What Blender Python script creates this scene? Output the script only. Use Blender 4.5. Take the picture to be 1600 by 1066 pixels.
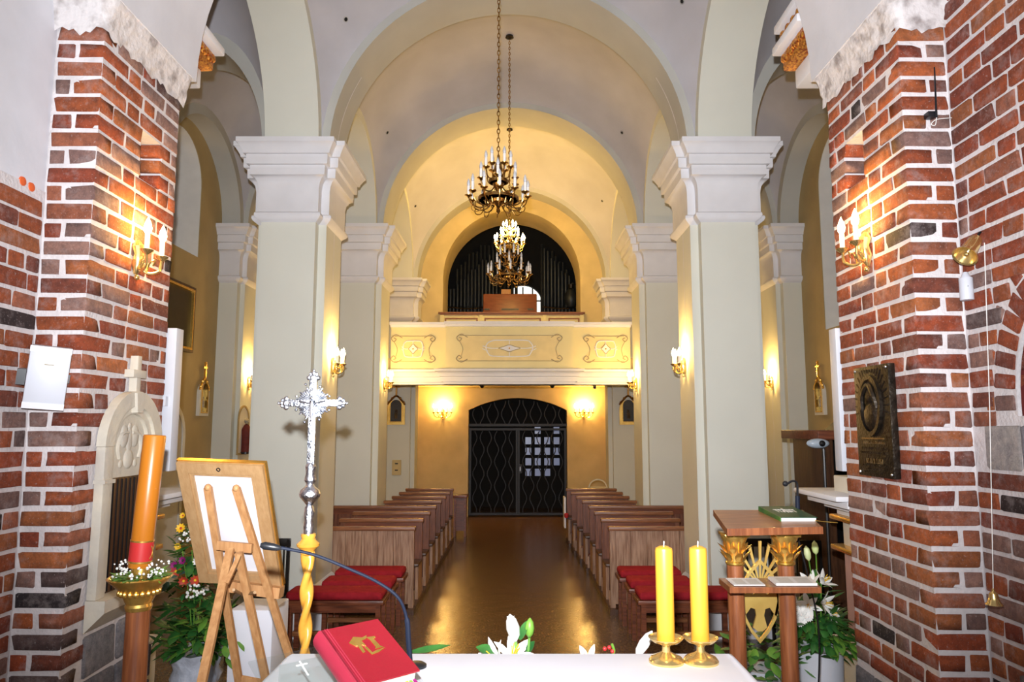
import bpy, bmesh, math, random
from mathutils import Vector, Matrix
PI = math.pi
random.seed(7)
for o in list(bpy.data.objects): bpy.data.objects.remove(o)
S = bpy.context.scene
COL = S.collection
# ------------------------------------------------------------------ camera
FPX, PITCH, CAMX, CAMZ, VPX = 1130.0, math.radians(6.8), 0.075, 2.07, 805.0
cam = bpy.data.cameras.new('camera'); co = bpy.data.objects.new('camera', cam); COL.objects.link(co)
cam.sensor_width = 36; cam.lens = FPX/1600*36; cam.shift_x = -(VPX-800)/1600; cam.clip_start = 0.02
co.location = (CAMX, 0, CAMZ); co.rotation_euler = (PI/2+PITCH, 0, 0)
S.camera = co
# ------------------------------------------------------------------ view and world
S.view_settings.view_transform = 'Standard'; S.view_settings.look = 'None'
S.view_settings.gamma = 1; S.view_settings.use_curve_mapping = False; S.view_settings.exposure = 0.0
w = bpy.data.worlds.new('overcast_sky'); S.world = w; w.use_nodes = True
w.node_tree.nodes['Background'].inputs[0].default_value = (.75, .85, 1, 1)
w.node_tree.nodes['Background'].inputs[1].default_value = 1.0
# ------------------------------------------------------------------ large lights
def lamp(name, kind, loc, energy, color, **kw):
    l = bpy.data.lights.new(name, kind); l.energy = energy; l.color = color
    for k, v in kw.items():
        setattr(l, k, v)
    o = bpy.data.objects.new(name, l); COL.objects.link(o); o.location = loc
    return o
WARM = (1, .59, .155)
# the photographer's flash, in its shoe above the lens
fl = lamp('camera_flash', 'SPOT', (CAMX-.03, -.02, CAMZ+.17), 1750, (.93, .95, 1), shadow_soft_size=.02, spot_size=math.radians(100), spot_blend=1.0)
fl.rotation_euler = (PI/2+math.radians(15), 0, 0)
# added unseen fill lamps, set before three made-up chancel windows behind the camera
for x in (-1.3, 0, 1.3):
    a = lamp('added_chancel_fill', 'AREA', (x, -4.3, 4.2), 14, (.86, .9, 1), shape='RECTANGLE', size=.8, size_y=3.0)
    a.rotation_euler = (PI/2, 0, 0)

# ------------------------------------------------------------------ places
def zat(py, Y): return CAMZ + Y*math.tan(math.atan((533-py)/FPX)+PITCH)
def at(px, py, Y):
    z = zat(py, Y); d = Y*math.cos(PITCH)+(z-CAMZ)*math.sin(PITCH)
    return Vector((CAMX+(px-VPX)/FPX*d, Y, z))

# ------------------------------------------------------------------ mesh helper
class MB:
    def __init__(s): s.v = []; s.f = []
    def add(s, vs, fs):
        n = len(s.v); s.v += [Vector(q) for q in vs]; s.f += [tuple(i+n for i in f) for f in fs]; return s
    def box(s, x0, x1, y0, y1, z0, z1):
        return s.add([(x, y, z) for z in (z0, z1) for y in (y0, y1) for x in (x0, x1)],
                     [(0, 2, 3, 1), (4, 5, 7, 6), (0, 1, 5, 4), (2, 6, 7, 3), (0, 4, 6, 2), (1, 3, 7, 5)])
    def cbox(s, x0, x1, y0, y1, z0, z1, c=.006):
        b = bmesh.new(); bmesh.ops.create_cube(b, size=1)
        bmesh.ops.scale(b, vec=(x1-x0, y1-y0, z1-z0), verts=b.verts)
        bmesh.ops.translate(b, vec=((x0+x1)/2, (y0+y1)/2, (z0+z1)/2), verts=b.verts)
        bmesh.ops.bevel(b, geom=b.edges[:], offset=c, segments=2, affect='EDGES', profile=.6)
        s.bm(b); return s
    def bm(s, b, M=None):
        b.verts.index_update()
        vs = [(M @ q.co) if M else q.co.copy() for q in b.verts]
        s.add(vs, [tuple(q.index for q in f.verts) for f in b.faces]); b.free(); return s
    def extr(s, poly, o, u, v, n, d):
        """polygon in the (u,v) plane at o, thickened by d along n"""
        o, u, v, n = Vector(o), Vector(u), Vector(v), Vector(n)
        k = len(poly)
        a = [o+u*p[0]+v*p[1] for p in poly]; b = [q+n*d for q in a]
        fs = [tuple(range(k))[::-1], tuple(range(k, 2*k))]
        fs += [(i, (i+1) % k, k+(i+1) % k, k+i) for i in range(k)]
        return s.add(a+b, fs)
    def ring(s, outer, inner, o, u, v, n, d, closed=True):
        o, u, v, n = Vector(o), Vector(u), Vector(v), Vector(n); k = len(outer)
        A = [o+u*p[0]+v*p[1] for p in outer]; B = [o+u*p[0]+v*p[1] for p in inner]
        A2 = [q+n*d for q in A]; B2 = [q+n*d for q in B]; fs = []
        for i in range(k if closed else k-1):
            j = (i+1) % k
            fs += [(i, j, k+j, k+i), (2*k+i, 3*k+i, 3*k+j, 2*k+j), (i, 2*k+i, 2*k+j, j), (k+i, k+j, 3*k+j, 3*k+i)]
        if not closed:
            fs += [(0, k, 3*k, 2*k), (k-1, 3*k-1, 4*k-1, 2*k-1)]
        return s.add(A+B+A2+B2, fs)
    def lathe(s, prof, c=(0, 0, 0), n=20, axis='Z', M=None, sx=1, sy=1):
        c = Vector(c); vs = []; fs = []
        for r, z in prof:
            for i in range(n):
                t = 2*PI*i/n; q = Vector((r*math.cos(t)*sx, r*math.sin(t)*sy, z))
                vs.append((M @ q if M else q)+c)
        m = len(prof)
        for j in range(m-1):
            for i in range(n):
                i2 = (i+1) % n
                fs.append((j*n+i, j*n+i2, (j+1)*n+i2, (j+1)*n+i))
        if prof[0][0] > 1e-6: fs.append(tuple(range(n))[::-1])
        if prof[-1][0] > 1e-6: fs.append(tuple((m-1)*n+i for i in range(n)))
        return s.add(vs, fs)
    def tube(s, pts, r, n=8, r2=None):
        pts = [Vector(q) for q in pts]; m = len(pts); vs = []; fs = []
        up = None
        for j, q in enumerate(pts):
            t = (pts[min(j+1, m-1)]-pts[max(j-1, 0)]).normalized()
            if up is None:
                up = Vector((0, 0, 1)) if abs(t.z) < .9 else Vector((1, 0, 0))
            a = t.cross(up)
            if a.length < 1e-4: a = t.cross(Vector((1, .3, .2)))
            a.normalize(); b = a.cross(t).normalized(); up = b
            rr = (r+(r2-r)*j/(m-1)) if r2 is not None else (r[j] if isinstance(r, (list, tuple)) else r)
            for i in range(n):
                th = 2*PI*i/n; vs.append(q+a*math.cos(th)*rr+b*math.sin(th)*rr)
        for j in range(m-1):
            for i in range(n):
                i2 = (i+1) % n; fs.append((j*n+i, j*n+i2, (j+1)*n+i2, (j+1)*n+i))
        fs += [tuple(range(n))[::-1], tuple((m-1)*n+i for i in range(n))]
        return s.add(vs, fs)
    def sph(s, c, r, n=12, m=8, sx=1, sy=1, sz=1):
        pr = [(max(r*math.sin(PI*i/m), 1e-5), -r*math.cos(PI*i/m)*sz) for i in range(m+1)]
        return s.lathe(pr, c, n, sx=sx, sy=sy)
    def bar(s, p, q, wx, wy, side=None):
        """square bar from p to q"""
        p, q = Vector(p), Vector(q); t = (q-p).normalized()
        a = Vector(side) if side else (t.cross(Vector((0, 1, 0))) if abs(t.y) < .9 else t.cross(Vector((1, 0, 0))))
        a = (a-t*a.dot(t)).normalized(); b = t.cross(a)
        vs = [e+a*sa*wx/2+b*sb*wy/2 for e in (p, q) for sa, sb in ((-1, -1), (1, -1), (1, 1), (-1, 1))]
        return s.add(vs, [(3, 2, 1, 0), (4, 5, 6, 7), (0, 1, 5, 4), (1, 2, 6, 5), (2, 3, 7, 6), (3, 0, 4, 7)])
    def offs(s, poly, prof, cap=True):
        """footprint polygon (ccw) swept upwards, offset outwards by prof (z, out)"""
        k = len(poly); nv = []
        for i in range(k):
            a, b, c = Vector(poly[i-1]), Vector(poly[i]), Vector(poly[(i+1) % k])
            e1, e2 = (b-a).normalized(), (c-b).normalized()
            n1, n2 = Vector((e1.y, -e1.x)), Vector((e2.y, -e2.x))
            nv.append((n1+n2)/(1+n1.dot(n2)))
        vs = []; fs = []
        for z, d in prof:
            vs += [(poly[i][0]+nv[i].x*d, poly[i][1]+nv[i].y*d, z) for i in range(k)]
        for j in range(len(prof)-1):
            for i in range(k):
                i2 = (i+1) % k; fs.append((j*k+i, j*k+i2, (j+1)*k+i2, (j+1)*k+i))
        if cap: fs += [tuple(range(k))[::-1], tuple((len(prof)-1)*k+i for i in range(k))]
        return s.add(vs, fs)
    def xf(s, M, start=0):
        for i in range(start, len(s.v)): s.v[i] = M @ s.v[i]
        return s
    def mesh(s, name, mat, smooth=35, origin=(0, 0, 0)):
        me = bpy.data.meshes.new(name); o = Vector(origin)
        me.from_pydata([tuple(q-o) for q in s.v], [], s.f); me.validate()
        b = bmesh.new(); b.from_mesh(me)
        bmesh.ops.recalc_face_normals(b, faces=b.faces); b.to_mesh(me); b.free()
        if mat: me.materials.append(mat)
        if smooth:
            me.shade_smooth(); me.set_sharp_from_angle(angle=math.radians(smooth))
        return me
    def build(s, name, mat, parent=None, smooth=35, origin=None, label=None, kind=None):
        """verts in world coordinates; the object sits at origin (default: the parent's place)"""
        if parent is not None: off = root_loc(parent)
        else: off = Vector((0, 0, 0))
        me = s.mesh(name, mat, smooth, origin if origin is not None else off)
        o = bpy.data.objects.new(name, me); COL.objects.link(o)
        if parent is not None:
            o.parent = parent
            if origin is not None: o.location = Vector(origin)-off
        elif origin is not None: o.location = origin
        if label: o['label'] = label
        if kind: o['kind'] = kind
        return o
def root_loc(o):
    l = Vector(o.location)
    while o.parent: o = o.parent; l = l+Vector(o.location)
    return l
def tag(o, label, cat, group=None, kind=None):
    o['label'] = label; o['category'] = cat
    if group: o['group'] = group
    if kind: o['kind'] = kind
    return o
def thing(name, label, cat, loc=(0, 0, 0), group=None):
    o = bpy.data.objects.new(name, None); COL.objects.link(o); o.location = loc; o.empty_display_size = .1
    return tag(o, label, cat, group)
def struct(mb, name, mat, label=None, smooth=35):
    o = mb.build(name, mat, smooth=smooth); o['kind'] = 'structure'
    if label: o['label'] = label
    return o
def copy_tree(o, parent=None):
    c = o.copy(); COL.objects.link(c); c.parent = parent
    for ch in list(o.children): copy_tree(ch, c)
    return c
def arc(cx, cy, r, a0, a1, n, ry=None):
    ry = r if ry is None else ry
    return [(cx+r*math.cos(math.radians(a0+(a1-a0)*i/n)), cy+ry*math.sin(math.radians(a0+(a1-a0)*i/n))) for i in range(n+1)]
def bez(pts, n=16):
    """Catmull-Rom through points"""
    P = [Vector(p) for p in pts]; out = []
    for i in range(len(P)-1):
        p0 = P[i-1] if i else P[0]*2-P[1]; p1, p2 = P[i], P[i+1]; p3 = P[i+2] if i+2 < len(P) else P[-1]*2-P[-2]
        for k in range(n):
            t = k/n
            out.append(.5*((2*p1)+(p2-p0)*t+(2*p0-5*p1+4*p2-p3)*t*t+(3*p1-p0-3*p2+p3)*t**3))
    out.append(P[-1]); return out

# ------------------------------------------------------------------ materials
def nodes(name):
    m = bpy.data.materials.new(name); m.use_nodes = True
    nt = m.node_tree; return m, nt, nt.nodes['Principled BSDF']
def mat(name, c, rough=.6, metal=0, var=.08, scale=6, bump=0, bscale=40, spec=.5, c2=None, stretch=None, detail=5, coat=0, sheen=0, trans=0, emit=None, es=0, ior=1.45, alpha=1, contrast=(.3, .7)):
    m, nt, b = nodes(name); L = nt.links; N = nt.nodes
    b.inputs['Roughness'].default_value = rough; b.inputs['Metallic'].default_value = metal
    b.inputs['Specular IOR Level'].default_value = spec; b.inputs['Coat Weight'].default_value = coat
    b.inputs['Sheen Weight'].default_value = sheen; b.inputs['Transmission Weight'].default_value = trans; b.inputs['IOR'].default_value = ior
    c = tuple(c)
    if c2 is None: c2 = tuple(max(0, x*(1-var*2)) for x in c)
    geo = N.new('ShaderNodeNewGeometry'); mp = N.new('ShaderNodeMapping'); L.new(geo.outputs['Position'], mp.inputs[0])
    if stretch: mp.inputs['Scale'].default_value = stretch
    no = N.new('ShaderNodeTexNoise'); no.inputs['Scale'].default_value = scale; no.inputs['Detail'].default_value = detail
    L.new(mp.outputs[0], no.inputs['Vector'])
    rp = N.new('ShaderNodeValToRGB'); L.new(no.outputs[0], rp.inputs[0])
    rp.color_ramp.elements[0].position = contrast[0]; rp.color_ramp.elements[0].color = (*c2, 1)
    rp.color_ramp.elements[1].position = contrast[1]; rp.color_ramp.elements[1].color = (*c, 1)
    L.new(rp.outputs[0], b.inputs['Base Color'])
    if bump:
        n2 = N.new('ShaderNodeTexNoise'); n2.inputs['Scale'].default_value = bscale; n2.inputs['Detail'].default_value = 6
        L.new(mp.outputs[0], n2.inputs['Vector'])
        bp = N.new('ShaderNodeBump'); bp.inputs['Strength'].default_value = bump; bp.inputs['Distance'].default_value = .01
        L.new(n2.outputs[0], bp.inputs['Height']); L.new(bp.outputs[0], b.inputs['Normal'])
    if emit:
        b.inputs['Emission Color'].default_value = (*emit, 1); b.inputs['Emission Strength'].default_value = es
    if alpha < 1: b.inputs['Alpha'].default_value = alpha
    return m
def brick_mat():
    m, nt, b = nodes('old_brick'); L = nt.links; N = nt.nodes
    oi = N.new('ShaderNodeObjectInfo'); geo = N.new('ShaderNodeNewGeometry')
    n1 = N.new('ShaderNodeTexNoise'); n1.inputs['Scale'].default_value = 22; n1.inputs['Detail'].default_value = 10; n1.inputs['Roughness'].default_value = .82
    n2 = N.new('ShaderNodeTexNoise'); n2.inputs['Scale'].default_value = 90; n2.inputs['Detail'].default_value = 4
    n3 = N.new('ShaderNodeTexNoise'); n3.inputs['Scale'].default_value = 9; n3.inputs['Detail'].default_value = 7; n3.inputs['Roughness'].default_value = .75
    for n in (n1, n2, n3): L.new(geo.outputs['Position'], n.inputs['Vector'])
    r1 = N.new('ShaderNodeValToRGB'); L.new(n1.outputs[0], r1.inputs[0])
    r1.color_ramp.elements[0].position = .3; r1.color_ramp.elements[0].color = (.36, .36, .42, 1)
    r1.color_ramp.elements[1].position = .68; r1.color_ramp.elements[1].color = (1.25, 1.2, 1.15, 1)
    mx = N.new('ShaderNodeMix'); mx.data_type = 'RGBA'; mx.blend_type = 'MULTIPLY'; mx.inputs[0].default_value = 1
    L.new(oi.outputs['Color'], mx.inputs[6]); L.new(r1.outputs[0], mx.inputs[7])
    # lime smears left by the mortar
    r3 = N.new('ShaderNodeValToRGB'); L.new(n3.outputs[0], r3.inputs[0])
    r3.color_ramp.elements[0].position = .50; r3.color_ramp.elements[0].color = (0, 0, 0, 1)
    r3.color_ramp.elements[1].position = .78; r3.color_ramp.elements[1].color = (.55, .55, .55, 1)
    r2 = N.new('ShaderNodeValToRGB'); L.new(n2.outputs[0], r2.inputs[0])
    r2.color_ramp.elements[0].position = .62; r2.color_ramp.elements[0].color = (0, 0, 0, 1)
    r2.color_ramp.elements[1].position = .74; r2.color_ramp.elements[1].color = (.5, .5, .5, 1)
    ad = N.new('ShaderNodeMath'); ad.operation = 'MAXIMUM'; L.new(r3.outputs[0], ad.inputs[0]); L.new(r2.outputs[0], ad.inputs[1])
    m2 = N.new('ShaderNodeMix'); m2.data_type = 'RGBA'; L.new(ad.outputs[0], m2.inputs[0]); L.new(mx.outputs[2], m2.inputs[6]); m2.inputs[7].default_value = (.62, .52, .5, 1)
    L.new(m2.outputs[2], b.inputs['Base Color']); b.inputs['Roughness'].default_value = .8
    bp = N.new('ShaderNodeBump'); bp.inputs['Strength'].default_value = .9; bp.inputs['Distance'].default_value = .02
    L.new(n1.outputs[0], bp.inputs['Height']); L.new(bp.outputs[0], b.inputs['Normal'])
    return m
def wood(name, c, c2, axis='Z', rough=.45, scale=9, coat=0, bump=.15):
    st = {'Z': (6, 6, .5), 'X': (.5, 6, 6), 'Y': (6, .5, 6)}[axis]
    return mat(name, c, rough, c2=c2, scale=scale, stretch=st, detail=8, bump=bump, bscale=20, coat=coat, contrast=(.35, .65))
M = dict(
    pillar=mat('pillar_paint', (.72, .725, .64), .75, var=.03, scale=1.5, bump=.06, bscale=18),
    white=mat('white_moulding', (.80, .80, .83), .7, var=.04, scale=4, bump=.05, bscale=30),
    vault=mat('vault_limewash', (.56, .555, .60), .85, var=.10, scale=1.2, bump=.12, bscale=12),
    arch=mat('arch_plaster', (.53, .53, .49), .85, var=.05, scale=2, bump=.1, bscale=14),
    plaster=mat('chancel_plaster', (.70, .70, .74), .85, var=.06, scale=3, bump=.2, bscale=12),
    rough=mat('broken_plaster', (.66, .62, .61), .9, c2=(.30, .26, .25), scale=11, bump=.8, bscale=30, contrast=(.30, .52)),
    wall=mat('aisle_wall_lamp_tint', (.46, .35, .17), .85, var=.08, scale=2, bump=.1, bscale=20),  # brown-yellow of the dim tungsten light is put into this colour
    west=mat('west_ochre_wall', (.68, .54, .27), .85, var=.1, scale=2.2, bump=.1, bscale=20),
    gallery=mat('gallery_cream_paint', (.76, .68, .38), .7, var=.04, scale=3),
    gpanel=mat('gallery_buff_panel', (.80, .66, .34), .7, var=.05, scale=6),
    gline=mat('gallery_grey_line', (.40, .33, .20), .7),
    mortar=mat('lime_mortar', (.74, .69, .69), .9, var=.10, scale=9, bump=.6, bscale=60),
    brick=brick_mat(),
    stone=mat('grey_sandstone', (.52, .50, .46), .9, c2=(.25, .25, .26), scale=7, bump=.5, bscale=30),
    pale=mat('pale_sandstone', (.66, .60, .48), .85, c2=(.50, .46, .40), scale=6, bump=.3, bscale=40),
    pink=mat('pink_marbling', (.58, .36, .33), .5, var=.1, scale=5),
    cream=mat('cream_stucco', (.74, .70, .60), .6, var=.05),
    floor=mat('brown_terrazzo_floor', (.20, .115, .055), .24, c2=(.075, .040, .020), scale=45, bump=.45, bscale=5, spec=.6, contrast=(.35, .68)),
    oak=wood('oak_planks', (.44, .27, .17), (.24, .12, .065), 'Z', .42),
    oakx=wood('oak_rail', (.30, .12, .05), (.16, .06, .025), 'X', .38),
    pewwood=wood('pew_red_oak', (.22, .078, .036), (.11, .034, .017), 'Z', .4),
    redwood=wood('red_brown_wood', (.22, .065, .028), (.11, .030, .014), 'X', .35),
    darkwood=wood('dark_brown_wood', (.10, .042, .018), (.045, .018, .008), 'Z', .4),
    mahog=wood('mahogany', (.30, .10, .035), (.17, .05, .018), 'Z', .35, coat=.2),
    mahogx=wood('mahogany_board', (.33, .135, .05), (.19, .066, .024), 'X', .35),
    pine=wood('easel_pine', (.58, .31, .13), (.44, .21, .08), 'Z', .5),
    framewood=wood('frame_wood', (.46, .28, .13), (.40, .23, .10), 'Z', .5),
    gold=mat('gilding', (.95, .62, .16), .27, .88, c2=(.75, .44, .09), scale=25),
    gilt=mat('reddish_gilding', (.75, .36, .06), .35, .7, c2=(.30, .05, .015), scale=60, contrast=(.4, .6)),
    goldpaint=mat('gold_paint', (.80, .56, .16), .38, .6, c2=(.62, .40, .10), scale=8),
    antique=mat('antique_brass', (.62, .38, .12), .3, 1, c2=(.22, .10, .03), scale=40),
    brass=mat('polished_brass', (.95, .70, .28), .2, .88, var=.1, scale=12),
    silver=mat('silver', (.82, .85, .92), .28, 1, c2=(.40, .44, .52), scale=60, bump=.5, bscale=90, contrast=(.35, .55)),
    honey=mat('honey_lacquered_wood', (.80, .40, .06), .22, 0, c2=(.62, .27, .03), scale=10, coat=.5),
    red=mat('red_velvet', (.36, .018, .028), .85, var=.12, scale=20, sheen=0, spec=.15),
    leather=mat('red_leather', (.27, .008, .018), .38, var=.08, scale=8, bump=.08, bscale=120),
    leatherdk=mat('red_leather_spine', (.36, .025, .05), .4, var=.1, scale=8),
    page=mat('book_pages', (.82, .76, .60), .8, scale=60, var=.06),
    greencover=mat('green_cover', (.004, .055, .024), .45, spec=.25, var=.1),
    paper=mat('white_paper', (.80, .78, .74), .8, var=.03),
    canvas=mat('white_backing_paper', (.76, .76, .80), .8, var=.02),
    cloth=mat('white_linen', (.84, .85, .92), .85, var=.02, scale=5, bump=.08, bscale=14),
    wax=mat('yellow_wax', (.66, .32, .03), .38, var=.05, scale=4, spec=.5),
    owax=mat('orange_beeswax', (.48, .155, .012), .3, var=.06, scale=4, coat=.3),
    redwax=mat('red_wax_band', (.55, .03, .03), .4),
    ivory=mat('candle_sleeve', (.82, .80, .76), .5, var=.02),
    bulboff=mat('clear_bulb', (.70, .72, .76), .15, var=.03, trans=.3),
    bulbon=mat('lit_bulb', (1, .8, .5), .4, emit=(1, .72, .34), es=40),
    black=mat('black_plastic', (.012, .013, .016), .35, var=.1),
    blackwood=mat('black_lacquer', (.010, .009, .009), .3, var=.1),
    iron=mat('wrought_iron', (.012, .011, .012), .45, .3, var=.1),
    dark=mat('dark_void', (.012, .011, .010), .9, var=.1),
    pipe=mat('tin_organ_pipe', (.045, .05, .055), .45, .6, var=.15, scale=5),
    console=mat('organ_console_wood', (.30, .085, .035), .35, c2=(.20, .05, .02), scale=5, stretch=(1, 5, 5)),
    bronze=mat('dark_bronze', (.055, .042, .030), .38, .75, c2=(.02, .016, .012), scale=22, bump=.5, bscale=60),
    bronzehi=mat('rubbed_bronze', (.30, .20, .09), .35, .8, var=.2, scale=40),
    whiteplastic=mat('white_plastic', (.60, .62, .68), .4, var=.02),
    blue=mat('navy_metal', (.008, .012, .026), .6, 0, spec=.2, var=.1),
    leaf=mat('green_leaf', (.045, .17, .025), .45, c2=(.012, .075, .018), scale=14),
    leaf2=mat('fresh_leaf', (.16, .33, .04), .45, c2=(.07, .2, .03), scale=14),
    bluegreen=mat('blue_green_leaf', (.08, .2, .16), .5, var=.15),
    petal=mat('white_petal', (.84, .84, .80), .6, var=.04),
    petaly=mat('yellow_petal', (.85, .50, .02), .6, var=.08),
    petalr=mat('rust_petal', (.55, .07, .02), .6, c2=(.30, .015, .01), scale=30),
    petalm=mat('magenta_petal', (.30, .01, .16), .6, var=.1),
    budgreen=mat('lily_bud', (.55, .68, .25), .5, c2=(.72, .75, .45), scale=10),
    wrap=mat('crinkled_foil_wrap', (.66, .70, .80), .25, 0, c2=(.45, .48, .55), scale=14, bump=1, bscale=18, spec=.8),
    pot=mat('white_ceramic_pot', (.70, .72, .78), .45, var=.04, scale=6, bump=.3, bscale=10),
    oil=mat('dark_oil_painting', (.022, .015, .010), .35, c2=(.008, .006, .005), scale=5),
    oil2=mat('dim_figure_painting', (.12, .075, .04), .4, c2=(.015, .012, .012), scale=9),
    glassday=mat('daylit_window_glass', (.8, .85, .9), .3, emit=(1, 1, .92), es=1.3),
    glassdim=mat('dim_window_glass', (.35, .4, .55), .25, emit=(.35, .42, .75), es=.16),
    splay=mat('window_reveal_limewash', (.74, .72, .66), .8, var=.04),
    screen=mat('pale_blue_lamp_glass', (.5, .6, .7), .3, var=.05),
    skin=mat('plaster_figure', (.45, .40, .30), .8, var=.2, scale=30),
    pinkbrick=mat('orange_decal', (.75, .13, .03), .6, var=.1),
    robe=mat('dark_red_robe', (.16, .02, .015), .7, var=.2, scale=20),
    foamwhite=mat('wicker_white', (.70, .66, .52), .7, var=.1),
)

def clear_sheet():
    m = bpy.data.materials.new('clear_acrylic'); m.use_nodes = True; nt = m.node_tree; N = nt.nodes; N.remove(N['Principled BSDF'])
    tr = N.new('ShaderNodeBsdfTransparent'); tr.inputs[0].default_value = (.93, .95, .94, 1)
    gl = N.new('ShaderNodeBsdfGlossy'); gl.inputs['Roughness'].default_value = .05
    lw = N.new('ShaderNodeValue'); lw.outputs[0].default_value = .05
    mx = N.new('ShaderNodeMixShader'); nt.links.new(lw.outputs[0], mx.inputs[0]); nt.links.new(tr.outputs[0], mx.inputs[1]); nt.links.new(gl.outputs[0], mx.inputs[2])
    nt.links.new(mx.outputs[0], N['Material Output'].inputs[0]); return m
M['acrylic'] = clear_sheet()
# ================================================================== THE BUILDING
ZS, A = 5.10, 1.965            # springing height, half width of the nave
LR = ((-1, 'left'), (1, 'right'))
struct(MB().box(-4.75, 4.75, 4.4, 19.6, -.25, 0), 'floor', M['floor'], 'polished brown terrazzo floor of the nave')
struct(MB().box(-2.7, 2.7, -4.6, 4.92, .0, .42), 'floor_chancel', M['floor'], 'raised chancel floor behind the altar')
struct(MB().box(-2.7, 2.7, 4.92, 5.22, .0, .21), 'trim_1', M['stone'], 'stone step from the chancel down to the nave')

# ---------------------------------------------------------------- brick pieces
def unit_brick(i):
    rnd = random.Random(100+i); b = bmesh.new(); bmesh.ops.create_cube(b, size=1)
    bmesh.ops.bevel(b, geom=b.edges[:], offset=.055, segments=1, affect='EDGES')
    for v in b.verts: v.co += Vector([rnd.uniform(-.038, .038) for _ in range(3)])
    mb = MB().bm(b); return mb.mesh('brick', M['brick'], 60)
UB = [unit_brick(i) for i in range(8)]
PAL = [(.46, .108, .030), (.40, .078, .026), (.50, .155, .048), (.33, .066, .028), (.43, .140, .070), (.25, .066, .036), (.48, .122, .034), (.42, .090, .028)]
def brick(parent, x0, x1, y0, y1, z0, z1, dark=0., rx=0, name='brick', col=None, mesh=None):
    o = bpy.data.objects.new(name, mesh or random.choice(UB)); COL.objects.link(o); o.parent = parent
    o.location = ((x0+x1)/2, (y0+y1)/2, (z0+z1)/2); o.scale = (abs(x1-x0), abs(y1-y0), abs(z1-z0)); o.rotation_euler.x = rx
    c = col or random.choice(PAL); r = random.random()
    if not col:
        if r < .022+dark: c = random.choice([(.055, .032, .03), (.10, .05, .045), (.035, .025, .028), (.16, .10, .09)])
        elif r < .20+dark: c = random.choice([(.40, .22, .17), (.30, .17, .14)])
        g = random.uniform(.85, 1.15); c = tuple(q*g for q in c)
    o.color = (*c, 1); return o
CH, JN = .0965, .021
def fill(a, b, first):
    """brick lengths along a face, headers and stretchers in turn"""
    out = []; s = a; hdr = first
    while b-s > .05:
        l = (.118 if hdr else .255)*random.uniform(.9, 1.1); e = s+l
        if b-e < .075: e = b
        out.append((s, min(e, b))); s = e+JN; hdr = not hdr
    return out
def jz(): return random.uniform(-.004, .004)
def build_pier(sg, side):
    X = lambda d: sg*(2.09+d)          # d = depth into the wall
    c = MB(); hz0, hz1, hy0, hy1 = 3.50, 3.79, 4.03, 4.25
    def cb(d0, d1, y0, y1, z0, z1): c.box(min(X(d0), X(d1)), max(X(d0), X(d1)), y0, y1, z0, z1)
    cb(.006, .30, 3.606, 4.464, .42, hz0); cb(.006, .30, 3.606, 4.464, hz1, 4.2)
    cb(.006, .30, 3.606, hy0, hz0, hz1); cb(.006, .30, hy1+.03, 4.464, hz0, hz1); cb(.14, .30, hy0, hy1+.03, hz0, hz1)
    w = struct(c, 'wall_pier_'+side, M['mortar'], 'brick pier of the chancel arch on the %s' % side)
    def skip(y, z):
        if hz0-.02 < z < hz1+.02 and hy0-.01 < y < hy1+.01: return True
        if sg < 0:
            if z < .80 and y > 3.75: return True
            if z < 1.06 and 3.77 < y < 4.37: return True
        elif z < .68 and y > 4.05: return True
        return False
    k = 0; z = .43
    while z+CH < 4.2:
        z0, z1 = z+jz(), z+CH-JN+jz(); zm = (z0+z1)/2
        dk = .30 if (sg < 0 and z < 1.35) else (.06 if z < 1.0 else .0)
        if k % 2 == 0:
            brick(w, X(0), X(.245), 3.6, 3.722, z0, z1, dk); s = .722+JN
        else:
            cw = random.uniform(.125, .15)
            brick(w, X(0), X(cw), 3.6, 3.6+.245, z0, z1, dk); brick(w, X(cw+JN), X(.245), 3.6, 3.72, z0, z1, dk); s = .845+JN
        hole = hz0-.02 < zm < hz1+.02
        half = 0
        if sg < 0 and zm > .8:
            if zm < 1.97: half = .305
            elif zm < 2.28: half = math.sqrt(max(0, .312**2-(zm-1.97)**2))
            elif zm < 2.46: half = .035
        segs = (fill(3+s, 4.07-half-.01, k % 2 == 1)+fill(4.07+half+.01, 4.465, True)) if half else (fill(3+s, hy0, k % 3 == 0)+fill(hy1+.002, 4.465, k % 2 == 0)) if hole else fill(3+s, 4.465, k % 2 == 1)
        for (a, b) in segs:
            if skip((a+b)/2, zm): continue
            d = random.uniform(-.004, .004)
            brick(w, X(d), X(.13 if hole else .09), a, b, z0, z1, dk if a < 4.1 else 0)
        z += CH; k += 1
    # grey foundation stones at the foot
    zs = ((.43, .60), (.62, .80)) if sg < 0 else ((.43, .54), (.56, .68))
    for z0, z1 in zs:
        for (a, b) in (((3.74, 4.08), (4.10, 4.465)) if sg < 0 else ((4.05, 4.25), (4.27, 4.465))):
            brick(w, X(-.01), X(.1), a, b, z0, z1, col=(.20, .20, .22), name='foundation_stone')
    return w
for sg, side in LR: build_pier(sg, side)
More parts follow.
